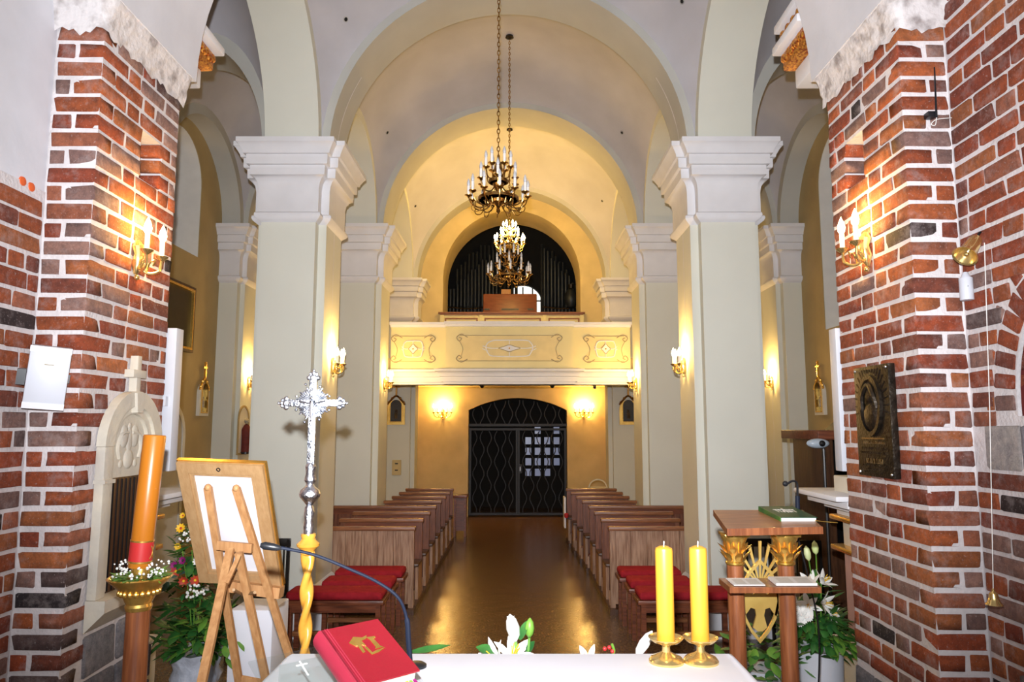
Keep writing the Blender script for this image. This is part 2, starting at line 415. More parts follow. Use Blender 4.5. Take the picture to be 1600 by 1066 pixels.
def build_chancel_wall(sg, side):
    # main wall
    x0, x1 = (-2.75, -2.345) if sg < 0 else (2.345, 2.75)
    cw = MB().box(x0, x1, -4.6, 3.6, .42, 7.2) if sg < 0 else MB().box(x0, x1, -4.6, 2.76, .42, 7.2).box(x0, x1, 3.30, 3.6, .42, 7.2).box(x0, x1, 2.76, 3.30, .42, 2.10).box(x0, x1, 2.76, 3.30, 2.70, 7.2)
    struct(cw, 'wall_chancel_'+side, M['plaster'], 'limewashed chancel wall on the %s' % side)
    top = 3.27 if sg < 0 else 5.3
    NC, NW, NZ, NH = 3.03, .245, 2.18, .44
    sl = MB().box(-2.36, -2.341, 2.3, 3.605, .42, top) if sg < 0 else MB().box(2.341, 2.36, 2.3, 3.605, .42, 2.12).box(2.341, 2.36, 2.3, NC-NW, 2.12, NZ).box(2.341, 2.36, NC+NW, 3.605, 2.12, NZ)
    if sg > 0: sl.extr([(2.3, NZ)]+arc(NC, NZ, NW, 180, 0, 20, NH)+[(3.605, NZ), (3.605, top), (2.3, top)], (2.341, 0, 0), (0, 1, 0), (0, 0, 1), (1, 0, 0), .019)
    w = struct(sl, 'wall_brickwork_'+side, M['mortar'], 'exposed brickwork on the %s chancel wall' % side)
    z = .43; k = 0
    while z+CH < top:
        z0, z1 = z+jz(), z+CH-JN+jz(); zm = (z0+z1)/2
        q = 1-((zm-NZ)/.62)**2 if (sg > 0 and zm > 2.10) else 0; hw_ = .40*math.sqrt(min(1, q)) if q > 0 else 0
        row = fill(2.3, NC-hw_, k % 2 == 0)+fill(NC+hw_, 3.585, k % 2 == 1) if hw_ > .03 else fill(2.3, 3.585, k % 2 == 0)
        for (a, b) in row:
            ym = (a+b)/2
            if sg > 0:
                if 1.86 < zm < 2.10 and ym < 3.52 and ym > 2.9: continue
                if .66 < zm < 1.0 and 3.1 < ym < 3.40: continue
            d = random.uniform(0, .006)
            brick(w, sg*(2.335-d), sg*2.40, a, b, z0, z1, .14 if (z < 1.6) else 0.02)
        z += CH; k += 1
    if sg > 0:
        for i in range(17):            # voussoirs
            th = PI*i/16; ry, rz = NW+.075, NH+.075; p = Vector((ry*math.cos(th), rz*math.sin(th))); nrm = Vector((math.cos(th)/ry, math.sin(th)/rz)).normalized()
            o = brick(w, 2.333, 2.40, -.034, .034, -.065, .065, name='voussoir', col=None)
            o.location.y = NC+p.x; o.location.z = NZ+p.y; o.rotation_euler.x = math.atan2(nrm.y, nrm.x)-PI/2
            if i % 2 == 0 and abs(p.x) > .1:
                q = nrm*.105; o = brick(w, 2.336, 2.40, -.030, .030, -.028, .028); o.location.y = NC+p.x+q.x; o.location.z = NZ+p.y+q.y; o.rotation_euler.x = math.atan2(nrm.y, nrm.x)-PI/2
        brick(w, 2.328, 2.42, 3.27, 3.50, 1.87, 2.08, col=(.52, .48, .45), name='stone_block')
        brick(w, 2.328, 2.42, 3.02, 3.25, 1.87, 2.08, col=(.40, .40, .46), name='stone_block')
        brick(w, 2.325, 2.42, 3.12, 3.38, .66, .98, col=(.24, .24, .25), name='stone_block')
for sg, side in LR: build_chancel_wall(sg, side)
# dark niche under the brick arch on the right
struct(MB().box(2.62, 2.66, 2.74, 3.32, 2.08, 2.72).box(2.361, 2.63, 3.28, 3.302, 2.09, 2.70).box(2.361, 2.63, 2.758, 2.78, 2.09, 2.70).box(2.361, 2.63, 2.77, 3.29, 2.68, 2.702).box(2.361, 2.63, 2.77, 3.29, 2.098, 2.125), 'trim_2', M['robe'], 'dark red back of the arched wall niche')
struct(MB().box(-2.8, 2.8, -4.9, -4.5, .42, 7.2), 'wall_back', M['plaster'], 'plain chancel end wall')
struct(MB().box(-2.8, 2.8, -4.9, 3.7, 7.0, 7.3), 'ceiling_chancel', M['plaster'], 'chancel ceiling')
for i, x in enumerate((-1.3, 0, 1.3)):  # unseen glowing windows, made up to go with the added fill lamps
    g = struct(MB().box(x-.4, x+.4, -4.5, -4.47, 2.7, 5.7), 'window_%d' % (i+1), M['glassday'], 'made-up tall chancel window behind the camera, added for fill light')
    f = MB().box(x-.47, x-.4, -4.5, -4.42, 2.63, 5.77).box(x+.4, x+.47, -4.5, -4.42, 2.63, 5.77).box(x-.4, x+.4, -4.5, -4.42, 2.63, 2.7).box(x-.4, x+.4, -4.5, -4.42, 5.7, 5.77)
    f.build('window_frame', M['pale'], g)
# ---------------------------------------------------------------- chancel arch
R0 = 2.035; ZC = 4.34
ch = MB().ring(arc(0, 0, 4.4, 180, 0, 40), arc(0, 0, R0, 180, 0, 40), (0, 3.58, ZC), (1, 0, 0), (0, 0, 1), (0, 1, 0), .97, closed=False)
struct(ch, 'wall_chancel_arch', M['plaster'], 'limewashed chancel arch')
def rough_band(sg):
    rnd = random.Random(5+sg); mb = MB(); nu, nv = 40, 8; pts = []
    path = [(sg*2.36, 3.585)]+[(sg*2.09, 3.585)]+[(sg*2.09, 4.50)]
    L = [.27, .915]; tot = sum(L)
    for i in range(nu+1):
        s = tot*i/nu
        if s <= L[0]: x, y = sg*(2.36-s), 3.585; nx, ny = 0, -1
        else: x, y = sg*2.09, 3.585+(s-L[0]); nx, ny = -sg, 0
        row = []
        for j in range(nv+1):
            t = j/nv; out = .008+.05*t**1.6+rnd.uniform(-.006, .006)
            z = 4.14+.22*t+rnd.uniform(-.007, .007)+(.012*math.sin(i*.9)+rnd.uniform(-.012, .012) if j == 0 else 0)
            if j == nv: out, z = .045, 4.37
            row.append((x+nx*out, y+ny*out, z))
        pts += row
    fs = [(i*(nv+1)+j, (i+1)*(nv+1)+j, (i+1)*(nv+1)+j+1, i*(nv+1)+j+1) for i in range(nu) for j in range(nv)]
    mb.add(pts, fs); return mb
for (sg, side), i in zip(LR, (3, 4)):
    struct(rough_band(sg), 'trim_%d' % i, M['rough'], 'broken rough plaster at the springing of the chancel arch on the %s' % side, smooth=70)
    # end of the aisles beside the chancel
    x0, x1 = sorted((sg*2.3, sg*4.75))
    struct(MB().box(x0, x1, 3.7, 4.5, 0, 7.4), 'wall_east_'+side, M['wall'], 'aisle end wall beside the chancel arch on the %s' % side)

# ---------------------------------------------------------------- pillars
CAPP = [(-.86, 0), (-.845, .02), (-.82, .05), (-.795, .062), (-.77, .058), (-.755, .035), (-.745, .03), (-.50, .03), (-.44, .04), (-.40, .062), (-.375, .09), (-.37, .105), (-.27, .108), (-.262, .135), (-.25, .14), (-.16, .14), (-.155, .165), (-.13, .17), (-.085, .195), (-.055, .215), (-.05, .225), (0, .225)]
BASP = [(0, .10), (.30, .10), (.33, .075), (.38, .07), (.42, .04), (.46, .02), (.48, 0)]
PROWS = ((7.50, 8.40), (10.75, 11.70))
def plus(sg, y0, y1):
    p = [(-2.70, y0+.12), (-2.63, y0+.12), (-2.63, y0), (-2.05, y0), (-2.05, y0+.12), (-A, y0+.12), (-A, y1-.12), (-2.05, y1-.12), (-2.05, y1), (-2.63, y1), (-2.63, y1-.12), (-2.70, y1-.12)]
    return p if sg < 0 else [(-x, y) for x, y in p][::-1]
def half_out(sg, y0, y1):      # respond on the outer wall
    p = [(-4.40, y0), (-4.12, y0), (-4.12, y0+.12), (-4.05, y0+.12), (-4.05, y1-.12), (-4.12, y1-.12), (-4.12, y1), (-4.40, y1)]
    return p if sg < 0 else [(-x, y) for x, y in p][::-1]
def half_west(sg):
    p = [(-2.63, 15.25), (-2.63, 14.7), (-2.05, 14.7), (-2.05, 14.82), (-A, 14.82), (-A, 15.25)]
    return p if sg < 0 else [(-x, y) for x, y in p][::-1]
def pillar(poly, label, name='nave_pillar', grp=None):
    cx = sum(p[0] for p in poly)/len(poly); cy = sum(p[1] for p in poly)/len(poly)
    t = thing(name, label, 'pillar' if name == 'nave_pillar' else 'pilaster', (cx, cy, 0), grp or {'nave_pillar': 'nave pillars', 'west_pilaster': 'pilasters flanking the organ arch'}.get(name, 'outer aisle pilasters'))
    MB().offs(poly, BASP).build('base', M['white'], t, 30)
    MB().offs(poly, [(.48, 0), (ZS-.86, 0)], False).build('shaft', M['pillar'], t, 30)
    MB().offs(poly, [(ZS+z, d) for z, d in CAPP]).build('capital', M['white'], t, 30)
    return t
for sg, side in LR:
    pillar(plus(sg, *PROWS[0]), 'tall white pillar nearest the altar, %s of the aisle, flash-lit' % side)
    pillar(plus(sg, *PROWS[1]), 'second pillar beside the gallery front, %s of the aisle, in dimmer light' % side)
    pillar(half_west(sg), 'furthest pilaster flanking the organ arch on the %s' % side, 'west_pilaster')
    for r in PROWS[1:]:
        pillar(half_out(sg, *r), ('pilaster on the outer %s aisle wall beside the lit sconce' % side) if r is PROWS[1] else ('hidden pilaster on the outer %s aisle wall behind the near pillar' % side), 'aisle_pilaster')
# ---------------------------------------------------------------- arches and vaults
def aring(y0, y1, r, ro, cx=0, ry=None, ryo=None, n=40):
    return MB().ring(arc(cx, 0, ro, 180, 0, n, ryo), arc(cx, 0, r, 180, 0, n, ry), (0, y0, ZS), (1, 0, 0), (0, 0, 1), (0, 1, 0), y1-y0, closed=False)
def lring(x0, x1, yc, r, ro, n=32):
    return MB().ring(arc(yc, 0, ro, 180, 0, n), arc(yc, 0, r, 180, 0, n), (x0, 0, ZS), (0, 1, 0), (0, 0, 1), (1, 0, 0), x1-x0, closed=False)
def sail(cx, a, B, cy, b, n=28):
    mb = MB(); vs = []; sn = lambda t: math.sin(t*PI/2)
    us = [sn(-1+2*i/n) for i in range(n+1)]
    for u in us:
        for v in us: vs.append((cx+a*u, cy+b*v, ZS+math.sqrt(max(0, B*B*(1-u*u)+b*b*(1-v*v)))))
    k = n+1
    return mb.add(vs, [(i*k+j, (i+1)*k+j, (i+1)*k+j+1, i*k+j+1) for i in range(n) for j in range(n)])
TR = ((7.62, 8.28), (10.87, 11.58), (14.82, 15.29))
nm = 0
for i, (y0, y1) in enumerate(TR):
    nm += 1
    struct(aring(y0, y1, A, A+.30), 'ceiling_arch_%d' % nm, M['arch'], ('transverse nave arch above the nearest pillars', 'transverse nave arch above the second pillars', 'arch framing the organ loft')[i])
    for sg, side in LR:
        if i < 2:
            nm += 1
            struct(aring(y0, y1, .675, .95, sg*3.375, 1.25, 1.55) if i else aring(y0, y1, .84, 1.1, sg*3.54, 1.25, 1.55), 'ceiling_arch_%d' % nm, M['arch'], '%s aisle cross arch' % side)
BAYS = ((4.50, 7.62, 4.55, 7.50), (8.28, 10.87, 8.40, 10.75), (11.58, 14.82, 11.70, 14.70))
for i, (v0, v1, l0, l1) in enumerate(BAYS):
    yc, b = (v0+v1)/2, (v1-v0)/2; yl, r = (l0+l1)/2, (l1-l0)/2
    struct(sail(0, 2.055, 2.055, yc, b), 'ceiling_nave_%d' % (i+1), M['vault'], 'domed plaster vault over the nave')
    for sg, side in LR:
        struct(sail(sg*3.375, .755, 1.36, yc, b, 20), 'ceiling_aisle_%s_%d' % (side, i+1), M['vault'], 'plaster vault over the %s aisle' % side)
        nm += 1
        x0, x1 = sorted((sg*2.63, sg*2.05))
        struct(lring(x0, x1, yl, r, r+.3), 'ceiling_arch_%d' % nm, M['pillar'], 'arcade arch between nave and %s aisle' % side)
        nm += 1
        x0, x1 = sorted((sg*4.5, sg*4.12))
        struct(lring(x0, x1, yl, r, r+.35), 'ceiling_arch_%d' % nm, M['arch'], 'wall arch on the outer %s aisle wall' % side)
# ---------------------------------------------------------------- outer walls with one tall window each
def wall_hole(mb, x0, x1, y0, y1, z0, z1, hy0, hy1, sill, spring):
    r = (hy1-hy0)/2; yc = (hy0+hy1)/2
    mb.box(x0, x1, y0, y1, z0, sill); mb.box(x0, x1, y0, hy0, sill, spring); mb.box(x0, x1, hy1, y1, sill, spring)
    poly = [(y0, spring)]+arc(yc, spring, r, 180, 0, 20)+[(y1, spring), (y1, z1), (y0, z1)]
    mb.extr(poly, (x0, 0, 0), (0, 1, 0), (0, 0, 1), (1, 0, 0), x1-x0)
for (sg, side), wi in zip(LR, (4, 5)):
    sill = 4.45 if sg < 0 else 3.42
    x0, x1 = sorted((sg*4.40, sg*4.46)); mb = MB()
    wall_hole(mb, x0, x1, 4.4, 15.3, 0, 7.4, 8.72, 10.0, sill, 5.45)
    struct(mb, 'wall_'+side, M['wall'], 'outer wall of the %s aisle, warm lamp cast put into its colour' % side)
    # splayed reveal
    def loop(x, g): return [(x, 8.72+g, sill+g*1.5)]+[(x, y, z) for y, z in arc(9.36, 5.45, .64-g, 180, 0, 20)]+[(x, 10.0-g, sill+g*1.5)]
    a, b = loop(sg*4.41, 0), loop(sg*4.85, .10); k = len(a)
    w = struct(MB().add(a+b, [(i, (i+1) % k, k+(i+1) % k, k+i) for i in range(k)]), 'window_%d' % wi, M['splay'], 'round-headed window with pale splayed reveal high in the %s aisle' % side)
    gl = loop(sg*4.84, .10); MB().add(gl, [tuple(range(len(gl)))]).build('glass', M['glassdim'], w)
    for y in (9.04, 9.36, 9.68): MB().box(*sorted((sg*4.80, sg*4.835)), y-.015, y+.015, sill+.1, 5.95).build('glazing_bar', M['iron'], w)
# ---------------------------------------------------------------- west end
DX = .135
def seg_top(hw, zs, zt, n=16):
    h = zt-zs; R = (hw*hw+h*h)/(2*h); a = math.degrees(math.asin(hw/R))
    return arc(0, zt-R, R, 90+a, 90-a, n)
mb = MB(); zs, zt, hw = 2.47, 2.76, 1.165
mb.box(-4.75, DX-hw, 17.2, 17.5, 0, zs); mb.box(DX+hw, 4.75, 17.2, 17.5, 0, zs)
mb.extr([(-4.75-DX, zs)]+seg_top(hw, zs, zt)+[(4.75-DX, zs), (4.75-DX, 3.3), (-4.75-DX, 3.3)], (DX, 17.2, 0), (1, 0, 0), (0, 0, 1), (0, 1, 0), .3)
struct(mb, 'wall_west', M['west'], 'ochre entrance wall with the arched doorway under the gallery')
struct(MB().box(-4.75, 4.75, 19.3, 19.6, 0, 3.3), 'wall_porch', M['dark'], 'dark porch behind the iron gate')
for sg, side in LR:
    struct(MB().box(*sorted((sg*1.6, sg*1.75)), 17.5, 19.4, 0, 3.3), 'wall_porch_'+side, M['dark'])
    struct(MB().box(*sorted((sg*2.30, sg*2.45)), 15.25, 17.3, 0, 3.05), 'wall_under_gallery_'+side, M['west'])
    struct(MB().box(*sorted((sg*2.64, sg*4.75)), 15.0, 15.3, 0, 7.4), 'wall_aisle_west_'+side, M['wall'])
struct(MB().box(-2.45, 2.45, 12.05, 19.4, 3.02, 3.22), 'ceiling_gallery', M['west'], 'underside of the organ gallery')
# organ-loft wall with its round opening
mb = MB(); r, zc = 1.476, 5.28
mb.box(-2.7, -r, 15.3, 16.4, 3.2, zc); mb.box(r, 2.7, 15.3, 16.4, 3.2, zc); mb.box(-r, r, 15.3, 15.5, 3.2, 4.0)
mb.extr([(-2.7, zc)]+arc(0, zc, r, 180, 0, 32)+[(2.7, zc), (2.7, 8), (-2.7, 8)], (0, 15.3, 0), (1, 0, 0), (0, 0, 1), (0, 1, 0), 1.1)
struct(mb, 'wall_organ_loft', M['west'], 'ochre wall pierced by the round organ-loft arch')
mb = MB()
wx0, wx1, wz0, wzc = -.24, .81, 4.4, 5.40
mb.box(-3, 3, 19.4, 19.6, 3.2, wz0); mb.box(-3, wx0, 19.4, 19.6, wz0, wzc); mb.box(wx1, 3, 19.4, 19.6, wz0, wzc)
mb.extr([(-3, wzc)]+arc(.285, wzc, .525, 180, 0, 20)+[(3, wzc), (3, 8), (-3, 8)], (0, 19.4, 0), (1, 0, 0), (0, 0, 1), (0, 1, 0), .2)
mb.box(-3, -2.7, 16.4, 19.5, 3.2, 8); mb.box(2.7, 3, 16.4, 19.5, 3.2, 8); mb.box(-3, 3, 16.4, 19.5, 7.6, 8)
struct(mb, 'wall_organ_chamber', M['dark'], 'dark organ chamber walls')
w = struct(MB().extr([(wx0, wz0)]+arc(.285, wzc, .525, 180, 0, 20)+[(wx1, wz0)], (0, 19.55, 0), (1, 0, 0), (0, 0, 1), (0, 1, 0), .02), 'window_6', M['glassday'], 'bright round-headed window behind the organ')
for x in (.02, .285, .55): MB().box(x-.018, x+.018, 19.5, 19.53, wz0, 5.88).build('glazing_bar', M['iron'], w)
for z in (4.8, 5.15, 5.5): MB().box(wx0, wx1, 19.5, 19.53, z-.018, z+.018).build('glazing_bar', M['iron'], w)
# ================================================================== GALLERY FRONT
GY = 11.80
g = thing('organ_gallery_front', 'cream painted gallery balustrade with scrollwork panels and grey cornice', 'balcony', (0, GY, 2.78))
def gpiece(x0, x1, yf, name):
    MB().box(x0, x1, yf, GY+.25, 3.02, 3.70).build(name, M['gallery'], g)
    MB().box(x0-.01, x1+.01, yf-.05, GY+.28, 3.70, 3.735).box(x0-.02, x1+.02, yf-.08, GY+.28, 3.735, 3.78).build('handrail', M['white'], g)
gpiece(-A, -1.06, GY, 'balustrade_panel'); gpiece(1.02, A, GY, 'balustrade_panel'); gpiece(-1.06, 1.02, GY-.10, 'balustrade_panel')
CORN = [(2.76, .0), (2.80, .0), (2.80, .03), (2.88, .03), (2.885, .06), (2.93, .07), (2.96, .10), (2.965, .13), (3.00, .14), (3.02, .03)]
MB().offs([(-A, GY), (A, GY), (A, GY+.25), (-A, GY+.25)], [(z, d*.8) for z, d in CORN]).build('cornice', M['white'], g, 30)
MB().offs([(-1.09, GY-.12), (1.05, GY-.12), (1.05, GY+.2), (-1.09, GY+.2)], CORN).build('cornice', M['white'], g, 30)
def gp(px, py, d=0): return at(px, py, GY-.10-d)
def gline(pts, name, m, r=.007, y=GY-.108):
    q = [Vector((p[0], y, p[1])) for p in pts]
    MB().tube(bez(q, 6), r, 6).build(name, M[m], g)
# raised buff fields and scrolls
def field(cx, w, yy):
    z0, z1 = 3.14, 3.555
    p = [(-w, z0), (w, z0), (w+.05, z0+.06), (w-.06, (z0+z1)/2), (w+.05, z1-.04), (w, z1), (-w, z1), (-w-.05, z1-.04), (-w+.06, (z0+z1)/2), (-w-.05, z0+.06)]
    MB().extr([(cx+a, b) for a, b in p], (0, yy, 0), (1, 0, 0), (0, 0, 1), (0, -1, 0), .006).build('buff_field', M['gpanel'], g)
    gline([(cx-w, z1), (cx+w, z1)], 'painted_line', 'gline', .005, yy-.007)
    gline([(cx-w, z0), (cx+w, z0)], 'painted_line', 'gline', .005, yy-.007)
    for s in (-1, 1):
        for (zz, t) in ((z1, -1), (z0, 1)):
            c = [(cx+s*(w-.12), zz+t*.03), (cx+s*(w-.02), zz-t*.02), (cx+s*(w+.06), zz+t*.03), (cx+s*(w+.02), zz+t*.09), (cx+s*(w-.02), zz+t*.05), (cx+s*(w+.02), zz+t*.03)]
            gline(c, 'scroll', 'gline', .008, yy-.008)
        gline([(cx+s*(w+.02), z1-.08), (cx+s*(w-.04), (z0+z1)/2), (cx+s*(w-.02), z0+.08)], 'scroll', 'gline', .005, yy-.008)
field(-.02, .80, GY-.10); field(-1.60, .30, GY); field(1.56, .30, GY)
zm = 3.345
def cart(cx, w, h, yy):
    """white strapwork cartouche round a lozenge"""
    y = yy-.012; q = [(cx-w*.62, zm+h), (cx+w*.62, zm+h), (cx+w*.86, zm+h*.72), (cx+w*.95, zm+.02), (cx+w*.86, zm-h*.62), (cx+w*.62, zm-h), (cx-w*.62, zm-h), (cx-w*.86, zm-h*.62), (cx-w*.95, zm+.02), (cx-w*.86, zm+h*.72), (cx-w*.62, zm+h)]
    gline(q, 'strapwork', 'white', .011, y)
    for s in (-1, 1):
        gline([(cx+s*w*1.08, zm+h*.3), (cx+s*w*.92, zm+h*.1), (cx+s*w*.72, zm), (cx+s*w*.45, zm)], 'strapwork', 'white', .009, y)
        gline([(cx+s*w*1.1, zm-.0), (cx+s*w*.98, zm-h*.2), (cx+s*w*.86, zm-h*.35)], 'strapwork', 'white', .008, y)
        gline([(cx, zm+s*h), (cx, zm+s*h*.5)], 'strapwork', 'white', .008, y)
    lw = min(w*.45, .2); lh = .055 if w > .3 else .08
    MB().extr([(cx-lw, zm), (cx, zm-lh), (cx+lw, zm), (cx, zm+lh)], (0, yy-.004, 0), (1, 0, 0), (0, 0, 1), (0, -1, 0), .012).build('lozenge', M['white'], g)
    gline([(cx-lw, zm), (cx-lw*.5, zm+lh*.5), (cx, zm+lh), (cx+lw*.5, zm+lh*.5), (cx+lw, zm), (cx+lw*.5, zm-lh*.5), (cx, zm-lh), (cx-lw*.5, zm-lh*.5), (cx-lw, zm)], 'lozenge_edge', 'gline', .006, yy-.014)
    MB().sph((cx, yy-.018, zm), .013).build('boss', M['gold'], g)
cart(-.02, .40, .13, GY-.10); cart(-1.60, .17, .13, GY); cart(1.56, .17, .13, GY)
# small fittings under the gallery
for px, lab in ((753, 'small dark dome camera under the gallery, left of the door arch'), (863, 'small dark dome camera under the gallery, right of the door arch')):
    c = at(px, 605, 15.0); o = thing('dome_camera', lab, 'camera', (c.x, 15.0, 3.02), 'dome cameras under the gallery')
    MB().lathe([(.045, .0), (.045, -.05), (.001, -.05)], o.location, 12).build('mount', M['whiteplastic'], o)
    MB().lathe([(.05, -.05), (.055, -.10), (.035, -.135), (.001, -.15)], o.location, 12).build('dome', M['black'], o)
c = at(929, 603, 15.0); o = thing('motion_sensor', 'tiny white sensor under the gallery beside the right wall lamp', 'sensor', (c.x, 15.0, 3.02))
MB().box(c.x-.03, c.x+.03, 14.97, 15.03, 2.86, 3.02).build('housing', M['whiteplastic'], o); MB().sph((c.x, 14.97, 2.88), .02).build('lens', M['black'], o)

# ================================================================== ORGAN LOFT
t = thing('organ_parapet', 'low ochre wooden parapet with three framed panels across the organ arch', 'parapet', (0, 15.24, 3.9))
MB().box(-1.50, 1.50, 15.22, 15.30, 3.9, 4.47).build('board', M['gallery'], t)
MB().box(-1.56, 1.56, 15.17, 15.34, 4.47, 4.50).box(-1.52, 1.52, 15.19, 15.32, 4.44, 4.47).build('rail', M['mahogx'], t)
for x0, x1 in ((-1.42, -.72), (-.58, .62), (.78, 1.44)):
    MB().ring([(x0, 4.0), (x1, 4.0), (x1, 4.38), (x0, 4.38)], [(x0+.03, 4.03), (x1-.03, 4.03), (x1-.03, 4.35), (x0+.03, 4.35)], (0, 15.22, 0), (1, 0, 0), (0, 0, 1), (0, -1, 0), .015).build('panel_frame', M['mahogx'], t)
for x in (-.65, .70, -1.48, 1.49): MB().box(x-.04, x+.04, 15.195, 15.23, 3.95, 4.45).build('pilaster', M['gallery'], t)
org = thing('pipe_organ', 'dark pipe organ in the shadow of the loft arch', 'organ', (0, 17.6, 3.9))
MB().box(-1.9, -.30, 17.55, 18.2, 3.9, 4.72).box(.85, 1.9, 17.55, 18.2, 3.9, 4.72).build('case', M['blackwood'], org)
for side in (-1, 1):
    xs = [(-1.62+.088*i) for i in range(15)] if side < 0 else [(.80+.088*i) for i in range(12)]
    for i, x in enumerate(xs):
        n = len(xs); top = 5.35+1.15*((i/(n-1)) if side < 0 else (1-i/(n-1)))+.05*math.sin(i*2.1)
        c = (x, 17.65+.03*(i % 2), 4.72); r = .034
        pr = [(.008, 0), (r, .24), (r, .30), (r*.8, .31), (r, .33), (r, top-4.72), (r*.8, top-4.72)]
        MB().lathe(pr, c, 10).build('organ_pipe', M['pipe'], org)
    for i in range(16 if side < 0 else 12):
        x = (-1.40+.10*i) if side < 0 else (.75+.09*i); top = 5.28+math.sqrt(max(.05, 1.6**2-x*x))-.05*(i % 3)
        MB().lathe([(.04, 0), (.04, top-4.9), (.03, top-4.9)], (x, 18.0, 4.9), 8).build('organ_pipe', M['pipe'], org)
    MB().tube(bez([(xs[0]-.04, 17.60, 5.02), ((xs[0]+xs[-1])/2, 17.60, 4.97), (xs[-1]+.04, 17.60, 5.06)], 8), .014, 6).build('pipe_rail', M['antique'], org)
t = thing('organ_console', 'reddish wooden back of the organ console behind the parapet', 'console', (0, 16.6, 3.9))
a, b = at(755, 459, 16.6), at(839, 488, 16.6)
MB().cbox(a.x, b.x, 16.6, 17.1, 3.9, a.z, .03).build('cabinet', M['console'], t)
for x0, x1 in ((.02, .12), (.34, .66), (.82, .94)):
    MB().box(a.x+(b.x-a.x)*x0, a.x+(b.x-a.x)*x1, 16.585, 16.61, b.z+.05, b.z+.085).build('slot', M['black'], t)
MB().box(a.x+.42, a.x+.64, 16.75, 16.80, a.z, a.z+.13).build('music_desk', M['pine'], t)
t = thing('loft_lamp', 'small dark round lamp hanging before the right organ pipes', 'lamp', (1.42, 17.2, 4.9))
MB().lathe([(.001, .5), (.10, .46), (.17, .30), (.17, .18), (.10, .04), (.001, 0)], t.location, 14).build('shade', M['pipe'], t)
MB().lathe([(.06, .5), (.07, .60), (.001, .60)], t.location, 10).build('cap', M['bronze'], t)

# ================================================================== IRON GATE
t = thing('iron_gate', 'black wrought-iron double gate with wavy bars in the arched doorway', 'gate', (DX, 17.3, 0))
def gy(x): return zt_at(x)
zt_at = lambda x: 2.47+.27*(1-(abs(x-DX)/1.165)**2)
for s, nmx in ((-1, 'leaf'), (1, 'leaf')):
    MB().bar((DX+s*.02, 17.25, .03), (DX+s*.02, 17.25, 2.05), .05, .05).bar((DX+s*1.12, 17.25, .03), (DX+s*1.12, 17.25, 2.05), .05, .05).bar((DX, 17.25, .06), (DX+s*1.14, 17.25, .06), .05, .07).bar((DX, 17.25, 2.02), (DX+s*1.14, 17.25, 2.02), .05, .06).build('gate_frame', M['iron'], t)
    for i in range(6):
        x = DX+s*(.16+.17*i); pts = []
        for k in range(25):
            z = .08+1.9*k/24; pts.append((x+.05*math.sin(z*2*PI/.56+(0 if i % 2 else PI)), 17.25, z))
        MB().tube(pts, .012, 5).build('wavy_bar', M['iron'], t)
MB().bar((DX-1.16, 17.25, 2.12), (DX+1.16, 17.25, 2.12), .06, .07).build('transom', M['iron'], t)
for i in range(13):
    x = DX-1.02+.17*i; zt_ = zt_at(x)-.03; pts = []
    for k in range(9):
        z = 2.14+(zt_-2.14)*k/8; pts.append((x+.05*math.sin(z*2*PI/.56+(0 if i % 2 else PI)), 17.25, z))
    MB().tube(pts, .012, 5).build('wavy_bar', M['iron'], t)
MB().box(DX+.03, DX+.10, 17.2, 17.24, 1.0, 1.2).build('lock_box', M['iron'], t)
MB().box(DX+.05, DX+.06, 17.17, 17.2, 1.05, 1.15).build('handle', M['silver'], t)
# glazed inner door in the porch behind the gate
t = thing('inner_door', 'dark inner porch door with blue-lit panes seen through the gate', 'door', (.75, 19.0, 0))
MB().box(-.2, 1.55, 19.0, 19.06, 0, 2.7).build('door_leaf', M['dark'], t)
for i in range(4):
    for j in range(5):
        if (i, j) in ((3, 0), (0, 4), (2, 4)): continue
        x = .34+.245*i; z = .82+.27*j
        MB().box(x, x+.15, 18.985, 19.0, z, z+.18).build('pane', M['glassdim'], t)

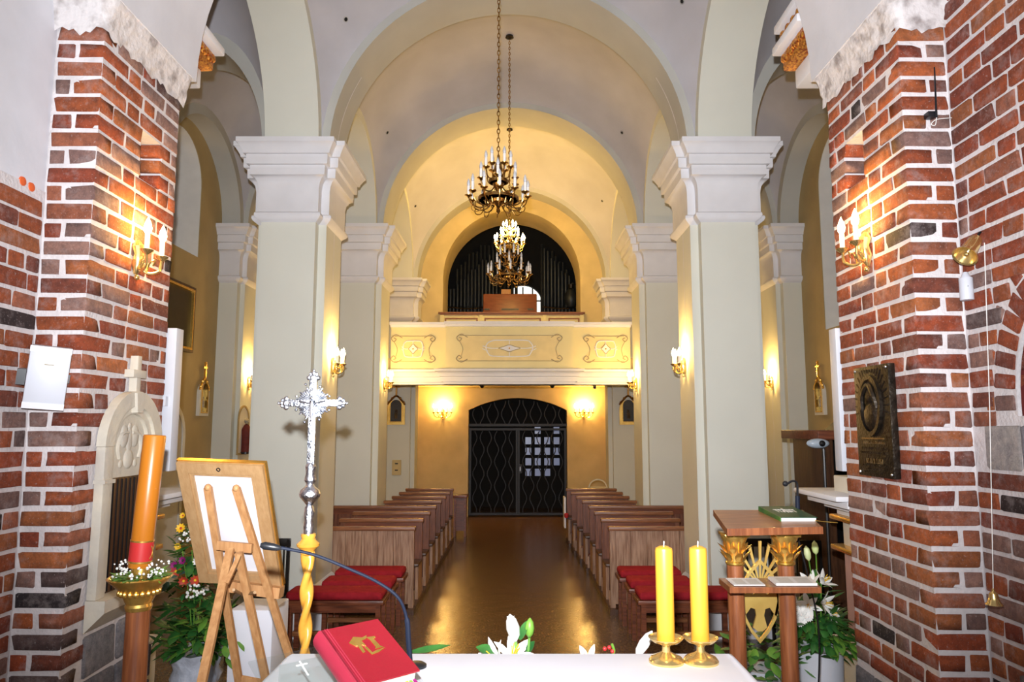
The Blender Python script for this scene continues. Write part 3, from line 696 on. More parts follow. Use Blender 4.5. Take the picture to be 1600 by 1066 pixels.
# ================================================================== SCONCES
def flame_bulb(mb, c, h=.085, r=.018):
    return mb.lathe([(r*.5, 0), (r*.9, h*.15), (r, h*.35), (r*.7, h*.65), (r*.25, h*.88), (.001, h)], c, 10)
def sconce(pos, nrm, label, grp, n=2, sc=1.0, power=14, col=WARM):
    """wall lamp with n brass arms carrying candle bulbs; nrm = direction out of the wall"""
    nv = Vector(nrm).normalized(); sv = Vector((0, 0, 1)).cross(nv); p = Vector(pos)
    t = thing('wall_sconce', label, 'wall lamp', p, grp)
    W = lambda s, o, z: p+sv*s*sc+nv*o*sc+Vector((0, 0, z*sc))
    R = Matrix((sv, Vector((0, 0, 1)).cross(sv)*-1, Vector((0, 0, 1)))).transposed()
    b = MB().tube([W(0, .012, .07), W(0, .02, .04), W(0, .025, 0), W(0, .02, -.05), W(0, .012, -.10)], [.012*sc, .03*sc, .022*sc, .03*sc, .008*sc], 10)
    b.sph(W(0, .02, -.115), .014*sc); b.build('backplate', M['brass'], t)
    offs = [(-.075, .10), (.075, .10)] if n == 2 else ([(-.09, .08), (0, .12), (.09, .08)] if n == 3 else [(-.16, .07), (-.08, .11), (0, .13), (.08, .11), (.16, .07)])
    for s, o in offs:
        a = thing_part = MB().tube(bez([W(0, .02, -.03), W(s*.4, o*.5, -.085), W(s*.85, o*.95, -.07), W(s, o, -.015)], 6), .007*sc, 7)
        a.tube(bez([W(s*.5, o*.5, -.075), W(s*.3, o*.7, -.035), W(s*.55, o*.85, -.02), W(s*.7, o*.7, -.045)], 5), .004*sc, 6)
        a.build('arm', M['brass'], t)
        MB().lathe([(.004*sc, -.02*sc), (.030*sc, 0), (.033*sc, .006*sc), (.012*sc, .012*sc), (.001, .012*sc)], W(s, o, 0), 12).build('drip_pan', M['brass'], t)
        cd = MB().lathe([(.012*sc, .01*sc), (.012*sc, .085*sc), (.001, .085*sc)], W(s, o, 0), 10).build('candle_sleeve', M['ivory'], t)
        flame_bulb(MB(), W(s, o, .085), .085*sc, .019*sc).build('bulb', M['bulbon'], cd)
    l = lamp('sconce_light', 'POINT', p+nv*.12*sc+Vector((0, 0, .13*sc)), power, col, shadow_soft_size=.05*sc)
    return t
SC = 'lit candle sconces'
for (px, py, lab, sg) in ((212, 398, 'lit two-candle brass sconce on the left brick pier', -1), (1352, 385, 'lit two-candle brass sconce on the right brick pier', 1)):
    # y on the pier's inner face from its column in the photo
    Y = 4.02
    sconce((sg*2.09, Y, zat(py, Y)), (-sg, 0, 0), lab, SC, 2, 1.15, 15)
for sg, side in LR:
    sconce((sg*A, 8.0, zat(570, 8.0)), (-sg, 0, 0), 'lit brass sconce on the aisle face of the near %s pillar' % side, SC, 3, 1.1, 40)
    sconce((sg*A, 11.2, zat(598, 11.2)), (-sg, 0, 0), 'lit brass sconce on the second %s pillar under the gallery end' % side, SC, 3, 1.1, 40)
    sconce((sg*4.05, 11.15, zat(596, 11.15)), (-sg, 0, 0), 'lit brass sconce on the outer pilaster in the %s aisle' % side, SC, 3, 1.1, 45)
sconce(at(692, 645, 17.2), (0, -1, 0), 'lit five-candle sconce on the entrance wall left of the gate', SC, 5, 1.3, 60)
sconce(at(912, 645, 17.2), (0, -1, 0), 'lit five-candle sconce on the entrance wall right of the gate', SC, 5, 1.3, 60)

# ================================================================== CHANDELIERS
def chandelier(loc, label, top, lit=False, R=.255):
    t = thing('chandelier', label, 'chandelier', loc, 'candle chandeliers down the nave')
    L = Vector(loc); bm_ = M['antique'] if not lit else M['brass']
    MB().lathe([(.004, -.10), (.020, -.08), (.012, -.05), (.035, -.02), (.075, .0), (.085, .03), (.03, .06), (.018, .10), (.04, .14), (.05, .17), (.02, .20), (.015, .26), (.04, .30), (.03, .34), (.012, .38), (.012, .42), (.001, .44)], L, 16).build('stem', bm_, t)
    for z, r in ((.035, .17), (.19, .08)):
        MB().lathe([(r-.006, -.012), (r+.006, -.012), (r+.006, .012), (r-.006, .012), (r-.006, -.012)], L+Vector((0, 0, z)), 28).build('ring', bm_, t)
    for (n, r, z0, ph) in ((12, R, .05, .13), (6, R*.66, .18, .5), (6, R*.42, .31, 0)):
        for i in range(n):
            a = 2*PI*(i+ph)/n; d = Vector((math.cos(a), math.sin(a), 0))
            P = lambda rr, z: L+d*rr*r+Vector((0, 0, z0+z))
            mb = MB().tube(bez([P(.1, -.01), P(.45, -.085), P(.85, -.075), P(1, 0)], 5), .006, 6)
            mb.tube(bez([P(.55, -.09), P(.68, -.125), P(.85, -.12), P(.9, -.085), P(.8, -.07)], 4), .004, 5)
            if n == 12: mb.tube(bez([P(.4, -.07), P(.5, -.02), P(.65, -.01), P(.7, -.045)], 4), .004, 5)
            mb.build('arm', bm_, t)
            MB().lathe([(.004, -.022), (.012, -.012), (.032, .0), (.034, .006), (.012, .010), (.001, .010)], P(1, .01), 10).build('drip_pan', bm_, t)
            c = MB().lathe([(.0125, 0), (.0125, .075), (.001, .075)], P(1, .02), 8).build('candle_sleeve', M['ivory'], t)
            flame_bulb(MB(), P(1, .095), .085 if lit else .07, .021 if lit else .015).build('bulb', M['bulbon' if lit else 'bulboff'], c)
    # chain
    mb = MB(); z = L.z+.42; k = 0
    while z < top-.03:
        a = Vector((.012, 0, 0)) if k % 2 else Vector((0, .012, 0)); c = Vector((L.x, L.y, z+.022))
        pts = [c+a*math.cos(q)+Vector((0, 0, .026*math.sin(q))) for q in [2*PI*i/8 for i in range(9)]]
        mb.tube(pts, .0042, 5); z += .040; k += 1
    mb.build('chain', bm_, t)
    MB().lathe([(.001, 0), (.05, .0), (.06, -.03), (.02, -.05), (.001, -.06)][::-1], (L.x, L.y, top), 14).build('ceiling_rose', M['bronze'], t)
    if lit: lamp('chandelier_light', 'POINT', L+Vector((0, 0, .30)), 260, (1, .61, .15), shadow_soft_size=.22)
    return t
def vtop(cy, b): return ZS+math.sqrt(2.055**2+b*b)
chandelier((-.07, 6.02, 3.98), 'nearest and largest-looking chandelier, unlit white candles, hanging before the organ arch', vtop(6.06, 1.56))
chandelier((-.005, 9.575, 4.06), 'unlit chandelier hanging lowest, in front of the organ console', vtop(9.575, 1.295), R=.285)
chandelier((-.03, 13.2, 5.42), 'brightly lit golden chandelier between the two unlit ones', vtop(13.2, 1.62), True, R=.275)

# ================================================================== PEWS
def pew(x0, x1, y, label, grp, front=False):
    """a pew facing the altar: backrest at y, seat towards the camera"""
    t = thing('pew', label, 'pew', ((x0+x1)/2, y, 0), grp); h = .95
    w = x1-x0
    n = max(4, round(w/.21)); pw = (w-.10)/n
    for i in range(n):
        a = x0+.05+pw*i; MB().box(a+.002, a+pw-.002, y, y+.018, .10, h-.05).build('plank', M['oak' if front else 'pewwood'], t)
    MB().box(x0, x0+.055, y-.012, y+.03, .06, h-.045).build('post', M['oak' if front else 'pewwood'], t); MB().box(x1-.055, x1, y-.012, y+.03, .06, h-.045).build('post', M['oak' if front else 'pewwood'], t)
    MB().cbox(x0-.015, x1+.015, y-.035, y+.05, h-.045, h, .012).build('top_rail', M['oakx'], t)
    if not front: MB().box(x0, x1, y-.01, y+.03, h-.12, h-.045).build('upper_board', M['redwood'], t)
    if not front:
        MB().cbox(x0-.005, x1+.005, y-.36, y-.01, .43, .47, .015).build('seat', M['darkwood'], t)
        for a in (x0, x1-.035):
            MB().box(a, a+.035, y-.33, y-.02, .06, .43).build('end_panel', M['oak'], t)
            MB().box(a, a+.03, y-.62, y-.585, .06, .22).build('kneeler_post', M['oak'], t)
        MB().cbox(x0+.02, x1-.02, y-.66, y-.52, .22, .25, .01).build('kneeler', M['redwood'], t)
    MB().box(x0-.02, x1+.02, y-(.08 if front else .66), y+.05, 0, .06).build('platform', M['darkwood'], t)
    return t
YS = [8.40, 9.13, 9.86, 10.60, 11.33, 12.06, 12.80, 13.55]
ORD = ['front', 'second', 'third', 'fourth', 'fifth', 'sixth', 'seventh', 'last']
for sg, side in LR:
    for i, y in enumerate(YS):
        inn = 1.07 if sg < 0 else 1.145
        out = 2.08 if sg < 0 else 2.17
        if 8.9 < y < 9.5 and sg > 0: out = 2.10
        if 9.5 < y < 10.65: out = 3.3 if y > 10 else out
        if y > 10.6: out = 1.93
        if sg > 0 and i > 3: inn -= .05*(i-3)*.6
        x0, x1 = sorted((sg*inn, sg*out))
        lab = ('pale plank front panel of the %s pews facing the benches' if i == 0 else ORD[i]+' row wooden pew on the %s of the aisle')
        pew(x0, x1, y, lab % side, '%s block of wooden pews' % side, i == 0)
# ================================================================== RED BENCHES
def bench(x0, x1, y, label, grp):
    t = thing('bench', label, 'bench', ((x0+x1)/2, y, 0), grp); h = .49
    MB().cbox(x0, x1, y-.17, y+.17, h-.04, h, .008).build('seat_board', M['redwood'], t)
    c = MB().cbox(x0+.015, x1-.015, y-.165, y+.165, h, h+.075, .034); c.build('cushion', M['red'], t, 60)
    for a in (x0+.03, x1-.075):
        for b in (y-.15, y+.10): MB().box(a, a+.045, b, b+.05, 0, h-.04).build('leg', M['redwood'], t)
    MB().box(x0+.05, x1-.05, y-.02, y+.02, .14, .18).build('stretcher', M['mahogx'], t)
    MB().box(x0+.03, x1-.03, y-.14, y-.12, h-.11, h-.04).build('apron', M['redwood'], t)
    return t
for sg, side in LR:
    for i, y in enumerate((7.02, 7.50, 8.02)):
        inn = (1.13, 1.12, 1.10)[i] if sg < 0 else (1.20, 1.19, 1.17)[i]
        x0, x1 = sorted((sg*inn, sg*((inn+.92) if i == 0 else 1.85)))
        bench(x0, x1, y, ('front', 'middle', 'rear')[i]+' red-cushioned bench of the three on the %s' % side, 'red cushioned benches on the %s' % side)
# ================================================================== BLACK CHAIRS
def chair(x, y, label):
    t = thing('chair', label, 'chair', (x, y, 0), 'black slatted chairs'); w = .20
    for s in (-1, 1):
        MB().bar((x+s*w, y+.20, 0), (x+s*w, y+.24, .98), .03, .03).build('leg', M['blackwood'], t)
        MB().bar((x+s*w, y-.18, 0), (x+s*w, y-.18, .44), .03, .03).build('leg', M['blackwood'], t)
    MB().cbox(x-w-.02, x+w+.02, y-.21, y+.23, .44, .47, .01).build('seat', M['blackwood'], t)
    MB().cbox(x-w-.02, x+w+.02, y+.225, y+.255, .91, .99, .01).build('top_rail', M['blackwood'], t)
    MB().box(x-w, x+w, y+.225, y+.25, .55, .59).build('lower_rail', M['blackwood'], t)
    for i in range(6): MB().box(x-w+.05+.06*i, x-w+.065+.06*i, y+.23, y+.245, .59, .91).build('slat', M['blackwood'], t)
chair(-2.34, 7.02, 'black slatted wooden chair beside the near left pillar')
chair(2.36, 7.02, 'black slatted chair at the near right pillar, beside the red benches')
chair(2.80, 6.9, 'black slatted chair seen between the reading desk columns')
# ================================================================== helpers for plants
def blade(mb, base, d, nrm, L, W, bend=.3, n=5, fold=.15):
    """one petal or leaf: bends towards nrm"""
    d = Vector(d).normalized(); nrm = Vector(nrm); nrm = (nrm-d*nrm.dot(d))
    nrm = nrm.normalized() if nrm.length > 1e-4 else d.orthogonal().normalized(); s = d.cross(nrm)
    vs = []; fs = []
    for i in range(n+1):
        t = i/n; c = Vector(base)+d*L*t*(1-.25*bend*t)+nrm*bend*L*t*t
        w = W*.5*math.sin(PI*min(1, .08+.92*t))**.8 if i < n else .0008
        vs += [c-s*w+nrm*w*fold*2, c, c+s*w+nrm*w*fold*2]
    for i in range(n):
        a = 3*i; fs += [(a, a+1, a+4, a+3), (a+1, a+2, a+5, a+4)]
    return mb.add(vs, fs)
def lily(t, c, d, size=.09, m='petal'):
    d = Vector(d).normalized(); u = d.orthogonal().normalized(); v = d.cross(u); mb = MB()
    for i in range(6):
        a = 2*PI*i/6; o = u*math.cos(a)+v*math.sin(a)
        blade(mb, c, d*1.0+o*(.55 if i % 2 else .75), o, size, size*.36, .35, 5)
    f = mb.build('lily_flower', M[m], t, 80)
    st = MB()
    for i in range(5):
        a = 2*PI*i/5; o = u*math.cos(a)+v*math.sin(a); st.tube([c, Vector(c)+d*size*.7+o*size*.15], .0018, 5)
    st.build('stamens', M['petaly'], f); return f
def bud(t, c, d, L=.08, r=.014, m='budgreen'):
    d = Vector(d).normalized(); Q = d.to_track_quat('Z', 'Y').to_matrix()
    return MB().lathe([(.003, 0), (r*.8, L*.2), (r, L*.5), (r*.75, L*.8), (.002, L)], c, 8, M=Q).build('lily_bud', M[m], t, 70)
def rdir(rnd, up=.4):
    a = rnd.uniform(0, 2*PI); return Vector((math.cos(a), math.sin(a), rnd.uniform(-.3, 1)*up*2))
def foliage(t, c, R, H, n, m, seed, L=(.06, .12), W=.5, name='foliage', bias=(0, 0, 0)):
    rnd = random.Random(seed); mb = MB()
    for i in range(n):
        a = rnd.uniform(0, 2*PI); rr = R*math.sqrt(rnd.random()); h = rnd.random()
        b = Vector(c)+Vector((rr*math.cos(a)*(.5+.7*(1-abs(h-.4))), rr*math.sin(a)*(.5+.7*(1-abs(h-.4))), H*h))
        d = Vector((math.cos(a), math.sin(a), rnd.uniform(-.4, 1.0)))+Vector([rnd.uniform(-.4, .4) for _ in range(3)])
        l = rnd.uniform(*L); blade(mb, b, d, (0, 0, -1), l, l*W*rnd.uniform(.7, 1.2), rnd.uniform(.1, .5), 4)
    return mb.build(name, M[m], t, 80, kind='stuff')
def daisy(t, c, d, r, m, core='petalr', n=9, nm='flower'):
    d = Vector(d).normalized(); u = d.orthogonal().normalized(); v = d.cross(u); mb = MB()
    for i in range(n):
        a = 2*PI*i/n; o = u*math.cos(a)+v*math.sin(a); blade(mb, c, o+d*.3, d, r, r*.55, .1, 3)
    f = mb.build(nm, M[m], t, 80); MB().sph(Vector(c)+d*r*.12, r*.24, 8, 6).build('flower_centre', M[core], f); return f
def stem(t, a, b, r=.003, m='leaf', mid=None):
    a, b = Vector(a), Vector(b); pts = bez([a, (a+b)/2+Vector(mid or (.01, 0, 0)), b], 5)
    return MB().tube(pts, r, 5).build('stem', M[m], t)

# ================================================================== ALTAR
AX0, AX1, AY0, AY1, AZ = -.60, .722, 1.30, 2.26, 1.40
t = thing('altar_table', 'stone altar block under the white cloth', 'altar', ((AX0+AX1)/2, (AY0+AY1)/2, .42))
MB().cbox(AX0+.12, AX1-.12, AY0+.1, AY1-.1, .42, AZ-.12, .01).build('altar_block', M['pale'], t)
MB().cbox(AX0+.015, AX1-.015, AY0+.015, AY1-.015, AZ-.12, AZ-.012, .008).build('altar_slab', M['pale'], t)
def cloth():
    mb = MB(); n = 30; vs = []; fs = []
    per = []
    N = 160; w, d = AX1-AX0, AY1-AY0
    for i in range(N):
        s = i/N*2*(w+d)
        if s < w: p, nn = (AX0+s, AY0), (0, -1)
        elif s < w+d: p, nn = (AX1, AY0+s-w), (1, 0)
        elif s < 2*w+d: p, nn = (AX1-(s-w-d), AY1), (0, 1)
        else: p, nn = (AX0, AY1-(s-2*w-d)), (-1, 0)
        per.append((p, nn, s))
    rows = [(0, -.004), (.004, -.012), (.006, -.03), (.010, -.15), (.016, -.32)]
    for o, z in rows:
        for (p, nn, s) in per:
            k = max(0, -z-.03)*.09*math.sin(s*31)
            vs.append((p[0]+nn[0]*(o+k), p[1]+nn[1]*(o+k), AZ+z))
    for j in range(len(rows)-1):
        for i in range(N): fs.append((j*N+i, j*N+(i+1) % N, (j+1)*N+(i+1) % N, (j+1)*N+i))
    ins = []
    for (p, nn, s) in per: ins.append((min(max(p[0], AX0+.012), AX1-.012), min(max(p[1], AY0+.012), AY1-.012), AZ))
    b = len(vs); vs += ins
    for i in range(N): fs.append((b+i, b+(i+1) % N, (i+1) % N, i))
    fs.append(tuple(b+i for i in range(N)))
    return mb.add(vs, fs)
tag(cloth().build('altar_cloth', M['cloth'], smooth=50, origin=(.06, 1.78, AZ)), 'white linen cloth covering the altar in the foreground', 'tablecloth')
# ------------------------------------------------------------------ two yellow candles
def altar_candle(px, lab):
    c = at(px, 1022, 2.17); L = Vector((c.x, 2.17, AZ)); sx = 'the left-hand'
    s = thing('candlestick', lab.replace('thick yellow candle', 'low brass candlestick'), 'candlestick', L, 'brass candlesticks on the altar')
    MB().lathe([(.050, 0), (.050, .006), (.044, .014), (.030, .020), (.022, .024), (.012, .030), (.011, .044), (.016, .050), (.016, .052)], L, 28).build('base', M['brass'], s)
    MB().lathe([(.014, .050), (.040, .058), (.050, .068), (.051, .070), (.040, .064), (.014, .060), (.001, .060)], L, 28).build('drip_pan', M['brass'], s)
    k = thing('pillar_candle', lab, 'candle', L+Vector((0, 0, .061)), 'yellow altar candles')
    MB().lathe([(.0245, 0), (.0255, .004), (.0255, .250), (.024, .258), (.012, .264), (.001, .263)], k.location, 28).build('wax', M['wax'], k, 50)
    MB().tube([k.location+Vector((0, 0, .262)), k.location+Vector((.001, 0, .278))], .0016, 6).build('wick', M['ivory'], k)
altar_candle(1041, 'thick yellow candle on the altar, the one further from the reading desk')
altar_candle(1095, 'thick yellow candle on the altar, the one nearer the reading desk')
# ------------------------------------------------------------------ missal on its acrylic stand
R1 = Vector((-.287, 1.977, 1.569)); u = Vector((.7757, .6308, .0197)).normalized(); v = Vector((.5974, -.7239, -.3452)); v = (v-u*v.dot(u)).normalized()
n = v.cross(u).normalized()
if n.z < 0: n = -n
bw, bh, bt = .162, .2237, .05
L1 = R1-u*bw
bk = thing('missal', 'thick red leather missal with gold emblem lying on the altar stand', 'book', L1-n*bt)
def obox(o, du, dv, dn, c=0): return [(o+u*a+v*b+n*e) for e in (0, dn) for b in (0, dv) for a in (0, du)]
BF = [(0, 2, 3, 1), (4, 5, 7, 6), (0, 1, 5, 4), (2, 6, 7, 3), (0, 4, 6, 2), (1, 3, 7, 5)]
MB().add(obox(L1+u*.004, bw-.004, bh, -.004), BF).build('front_cover', M['leather'], bk)
MB().add(obox(L1-n*bt+u*.004, bw-.004, bh, .004), BF).build('back_cover', M['leather'], bk)
MB().add(obox(L1-n*(bt-.004)+u*.008+v*.005, bw-.016, bh-.010, bt-.008), BF).build('page_block', M['page'], bk)
sp = MB(); pr = [(-.002, 0), (-.010, -.012), (-.013, -bt/2), (-.010, -bt+.012), (-.002, -bt), (.010, -bt), (.010, 0)]
sp.extr([(a, b) for a, b in pr], L1, u, n, v, bh).build('spine', M['leatherdk'], bk, 50)
for k in (.012, .018): MB().add(obox(L1+u*k, .003, bh, .0012), BF).build('cover_groove', M['leatherdk'], bk)
em = L1+u*bw*.52+v*bh*.40+n*.0006
def gp_(poly, nm='gold_emblem'):
    MB().extr([(a*.050, b*.050) for a, b in poly], em, u, v, n, .0012).build(nm, M['gold'], bk)
gp_([(-.75, -.35), (-.35, -.75), (.05, -.55), (.35, -.65), (.2, -.4), (-.1, -.3), (-.05, .1), (-.25, -.05), (-.3, .55), (-.45, .6), (-.45, .0), (-.6, -.1)])
gp_([(.25, -.5), (.7, -.45), (.68, -.28), (.55, -.28), (.6, .35), (.72, .5), (.25, .5), (.35, .35), (.33, -.25)])
gp_([(-.2, .2), (-.05, .2), (0, .7), (.3, .6), (.8, .55), (.3, .8), (-.1, .85)])
for k in range(5):        # ribbons at the foot and coloured thumb tabs on the spine side
    c = ('petalm', 'leaf2', 'petaly', 'blue', 'petalr')[k]
    MB().add(obox(L1-n*(bt*.55)+u*(bw-.012-.010*k)+v*(bh-.006), .007, .030+.004*k, .002), BF).build('ribbon', M[c], bk)
st = thing('book_stand', 'clear acrylic book stand with a small cross under the red missal', 'stand', L1-n*(bt+.01))
po = L1-n*(bt+.007)
MB().add(obox(po-u*.165-v*.012, .36, .30, .005), BF).build('plate', M['acrylic'], st)
MB().add([po-u*.10+v*.02-n*.001, po+u*.12+v*.02-n*.001, po+u*.12+v*.02-n*.006, po-u*.10+v*.02-n*.006]+[Vector((q.x, q.y, AZ+.001)) for q in (po-u*.10+v*.01, po+u*.12+v*.01, po+u*.12+v*.016, po-u*.10+v*.016)], [(0, 1, 2, 3), (4, 7, 6, 5), (0, 4, 5, 1), (1, 5, 6, 2), (2, 6, 7, 3), (3, 7, 4, 0)]).build('support', M['acrylic'], st)
cc = po-u*.055+v*.03+n*.0055
MB().add(obox(cc-u*.0018, .0036, .055, .001), BF).add(obox(cc-u*.014+v*.012, .028, .0036, .001), BF).build('etched_cross', M['petal'], st)
# ------------------------------------------------------------------ gooseneck microphone on the altar
t = thing('gooseneck_microphone', 'black gooseneck microphone arching left over the altar from its round base', 'microphone', (at(650, 1036, 2.13).x, 2.13, AZ))
MB().lathe([(.030, 0), (.030, .006), (.022, .011), (.001, .012)], t.location, 20).build('base', M['black'], t)
pth = [Vector((at(641, 1030, 2.13).x, 2.13, AZ+.008)), at(638, 1000, 2.13), at(635, 965, 2.13), at(622, 934, 2.12), at(590, 910, 2.11), at(545, 889, 2.09), at(490, 867, 2.07), at(438, 856, 2.05)]
MB().tube(bez(pth, 8), [.0075]*16+[.0045]*41, 8).build('gooseneck', M['blue'], t)
a, b = at(440, 857, 2.05), at(407, 852, 2.04)
MB().tube([a, a+(b-a)*.15, a+(b-a)*.4, a+(b-a)*.8, b], [.004, .008, .010, .011, .006], 12).build('capsule', M['black'], t)
# ------------------------------------------------------------------ flowers standing in front of the altar
t = thing('altar_flowers', 'white lilies and buds peeping over the far edge of the altar', 'flowers', (.07, 2.42, .42))
MB().lathe([(.09, 0), (.12, .3), (.14, .60), (.13, .60), (.001, .58)], t.location, 16).build('vase', M['pot'], t)
base = Vector((.07, 2.42, 1.0)); yy = 2.42
f1 = at(806, 1003, yy); stem(t, base, f1, .005, 'leaf2')
tp = at(797, 962, yy); mbb = MB(); dd = tp-f1
bud(t, f1, dd, dd.length*1.05, .022, 'petal')
for k in range(5):
    mb = MB(); a = 2*PI*k/5; blade(mb, f1+dd*.8, dd+Vector((math.cos(a), math.sin(a), 0))*.04, (math.cos(a), math.sin(a), 0), .02, .016, .3, 3); mb.build('petal', M['petal'], t, 80)
b1 = at(827, 997, yy); stem(t, base, b1, .005, 'leaf2'); bud(t, b1, at(828, 967, yy)-b1, .062, .016, 'leaf2')
for (p0, p1, w, m) in (((812, 1000), (826, 972), .03, 'leaf'), ((822, 1022), (836, 1004), .03, 'leaf'), ((780, 1025), (745, 1015), .05, 'leaf'), ((640, 1020), (700, 1014), .03, 'leaf'), ((1000, 1018), (1000, 1008), .02, 'leaf2')):
    a, b = at(*p0, yy), at(*p1, yy); mb = MB(); blade(mb, a, b-a, (0, -.5, 1), (b-a).length*1.1, w, .1); mb.build('leaf', M[m], t, 80)
lily(t, at(800, 1030, yy), (.2, -.5, .8), .085); lily(t, at(780, 1035, yy), (-.8, -.4, .5), .085); lily(t, at(920, 1036, yy), (-.2, -.5, .6), .06)
a, b = at(994, 1026, yy), at(1018, 988, yy); bud(t, a, b-a, (b-a).length*1.05, .018, 'petal'); stem(t, base, a, .004, 'leaf2')
for px, py in ((945, 1014), (952, 1012), (957, 1018)): MB().sph(at(px, py, yy), .007, 8, 6).build('red_berry', M['redwax'], t)
stem(t, at(953, 1030, yy), at(956, 1006, yy), .004, 'leaf2')

# ================================================================== PROCESSIONAL CROSS
CY = 3.0; c0 = at(482, 835, CY); cx = c0.x
pc = thing('processional_cross', 'silver processional cross on a twisted honey-coloured staff', 'cross', (cx, CY, .42))
Zp = lambda py: zat(py, CY)
MB().lathe([(.15, 0), (.15, .03), (.10, .05), (.03, .08), (.025, .16)], (cx, CY, .42), 24).build('foot', M['honey'], pc)
# twisted staff
mb = MB(); nr, ns = 90, 18; z0, z1 = .50, Zp(845); vs = []; fs = []
for j in range(nr+1):
    z = z0+(z1-z0)*j/nr; tw = z*2*PI/.14
    for i in range(ns):
        th = 2*PI*i/ns; r = .0205+.0075*math.cos(2*(th-tw*.5)); vs.append((cx+r*math.cos(th), CY+r*math.sin(th), z))
for j in range(nr):
    for i in range(ns): fs.append((j*ns+i, j*ns+(i+1) % ns, (j+1)*ns+(i+1) % ns, (j+1)*ns+i))
mb.add(vs, fs).build('twisted_staff', M['honey'], pc, 80)
zc_ = Zp(868)
MB().lathe([(.020, 0), (.030, .008), (.026, .016), (.030, .024), (.044, .036), (.046, .046), (.034, .056), (.026, .066), (.030, .078), (.028, .086), (.001, .086)], (cx, CY, zc_), 24).build('collar', M['honey'], pc)
zs_ = zc_+.08
kn = Zp(772)
MB().lathe([(.020, 0), (.021, .04), (.017, .06), (.021, .085), (.018, kn-zs_-.055), (.012, kn-zs_-.045), (.024, kn-zs_-.03), (.040, kn-zs_-.012), (.043, kn-zs_), (.038, kn-zs_+.015), (.020, kn-zs_+.030), (.015, kn-zs_+.040), (.024, kn-zs_+.055), (.018, kn-zs_+.085), (.022, kn-zs_+.11), (.014, kn-zs_+.125)], (cx, CY, zs_), 20).build('knop', M['silver'], pc)
za = Zp(630); zt_ = Zp(583); zb = kn+.10; hw = .128
mb = MB()
mb.cbox(cx-.0155, cx+.0155, CY-.010, CY+.010, zb, zt_-.02, .004); mb.cbox(cx-hw+.02, cx+hw-.02, CY-.010, CY+.010, za-.0145, za+.0145, .004)
mb.build('cross_bars', M['silver'], pc)
for d, e in (((0, 1), (cx, zt_-.02)), ((-1, 0), (cx-hw+.018, za)), ((1, 0), (cx+hw-.018, za))):
    mb = MB(); s = Vector((-d[1], d[0]))
    for k, r in ((0, .017), (1, .011)):
        q = Vector(e)+Vector(d)*(.0+.018*k); mb.sph((q.x, CY, q.y), r, 10, 8, sy=.7)
    for sgn in (-1, 1):
        q = Vector(e)+s*sgn*.018; mb.sph((q.x, CY, q.y), .011, 10, 8, sy=.7)
        q = Vector(e)+s*sgn*.012+Vector(d)*.016; mb.sph((q.x, CY, q.y), .008, 8, 6, sy=.7)
    q = Vector(e)+Vector(d)*.031; mb.sph((q.x, CY, q.y), .006, 8, 6)
    mb.build('trefoil_end', M['silver'], pc)
for k in range(40):
    a = 2*PI*(k+.5)/40
    if min(abs(math.sin(a)), abs(math.cos(a))) < .2: continue
    L = .072 if k % 3 == 0 else .062
    o = Vector((cx, CY, za)); d = Vector((math.cos(a), 0, math.sin(a)))
    mb = MB().tube([o+d*.015, o+d*(L-.01), o+d*L], [.002, .0055, .003], 6)
    if k % 5 == 2: mb.sph(o+d*(L+.012), .006, 8, 6)
    mb.build('ray', M['silver'], pc)
fig = MB().tube([(cx, CY-.013, za-.075), (cx, CY-.016, za-.03), (cx, CY-.016, za+.0), (cx, CY-.014, za+.012)], [.005, .008, .010, .006], 8)
fig.tube([(cx-.055, CY-.013, za+.008), (cx, CY-.015, za-.004), (cx+.055, CY-.013, za+.008)], .004, 6).sph((cx, CY-.018, za+.020), .008, 8, 8)
fig.build('corpus', M['silver'], pc)

# ================================================================== PASCHAL CANDLE
PY = 2.9; c0 = at(219, 905, PY); L = Vector((c0.x, PY, .42)); zr = c0.z
t = thing('paschal_candle_stand', 'tall reddish wooden candle stand with gilded fluted bowl by the left pier', 'candle stand', L)
MB().lathe([(.17, 0), (.17, .04), (.12, .06), (.07, .10), (.045, .14), (.043, zr-.42-.10), (.001, zr-.42-.10)], L, 24).build('post', M['mahog'], t)
MB().lathe([(.046, -.115), (.050, -.10), (.046, -.09), (.056, -.07), (.062, -.05), (.085, -.025), (.112, .0), (.118, .008), (.112, .012), (.09, -.005), (.001, -.02)], (L.x, PY, zr), 32).build('bowl', M['gold'], t)
for k in range(20):
    a = 2*PI*k/20; MB().sph((L.x+.070*math.cos(a), PY+.070*math.sin(a), zr-.046), .010, 8, 6, sz=1.3).build('gadroon', M['gold'], t)
MB().lathe([(.030, -.005), (.034, .02), (.030, .045), (.034, .05), (.001, .05)], (L.x, PY, zr), 16).build('socket', M['gold'], t)
w = thing('bowl_wreath', 'small wreath of green leaves and white sprays round the orange candle foot', 'wreath', (L.x, PY, zr))
rnd = random.Random(3); g1, g2 = MB(), MB()
for k in range(120):
    a = rnd.uniform(0, 2*PI); r = rnd.uniform(.040, .085); p = Vector((L.x+r*math.cos(a), PY+r*math.sin(a), zr+rnd.uniform(.0, .02)))
    blade(g1, p, Vector((math.cos(a), math.sin(a), rnd.uniform(-.1, .9))), (0, 0, -1), rnd.uniform(.03, .055), .018, .3, 3)
for k in range(90):
    a = rnd.choice((rnd.uniform(2.4, 4.2), rnd.uniform(-.9, .9), rnd.uniform(4, 6))); r = rnd.uniform(.05, .10); p = Vector((L.x+r*math.cos(a), PY+r*math.sin(a), zr+rnd.uniform(.015, .065)))
    g2.sph(p, rnd.uniform(.003, .0055), 5, 4)
g1.build('leaves', M['leaf2'], w, 80, kind='stuff'); g2.build('white_sprays', M['petal'], w, 60, kind='stuff')
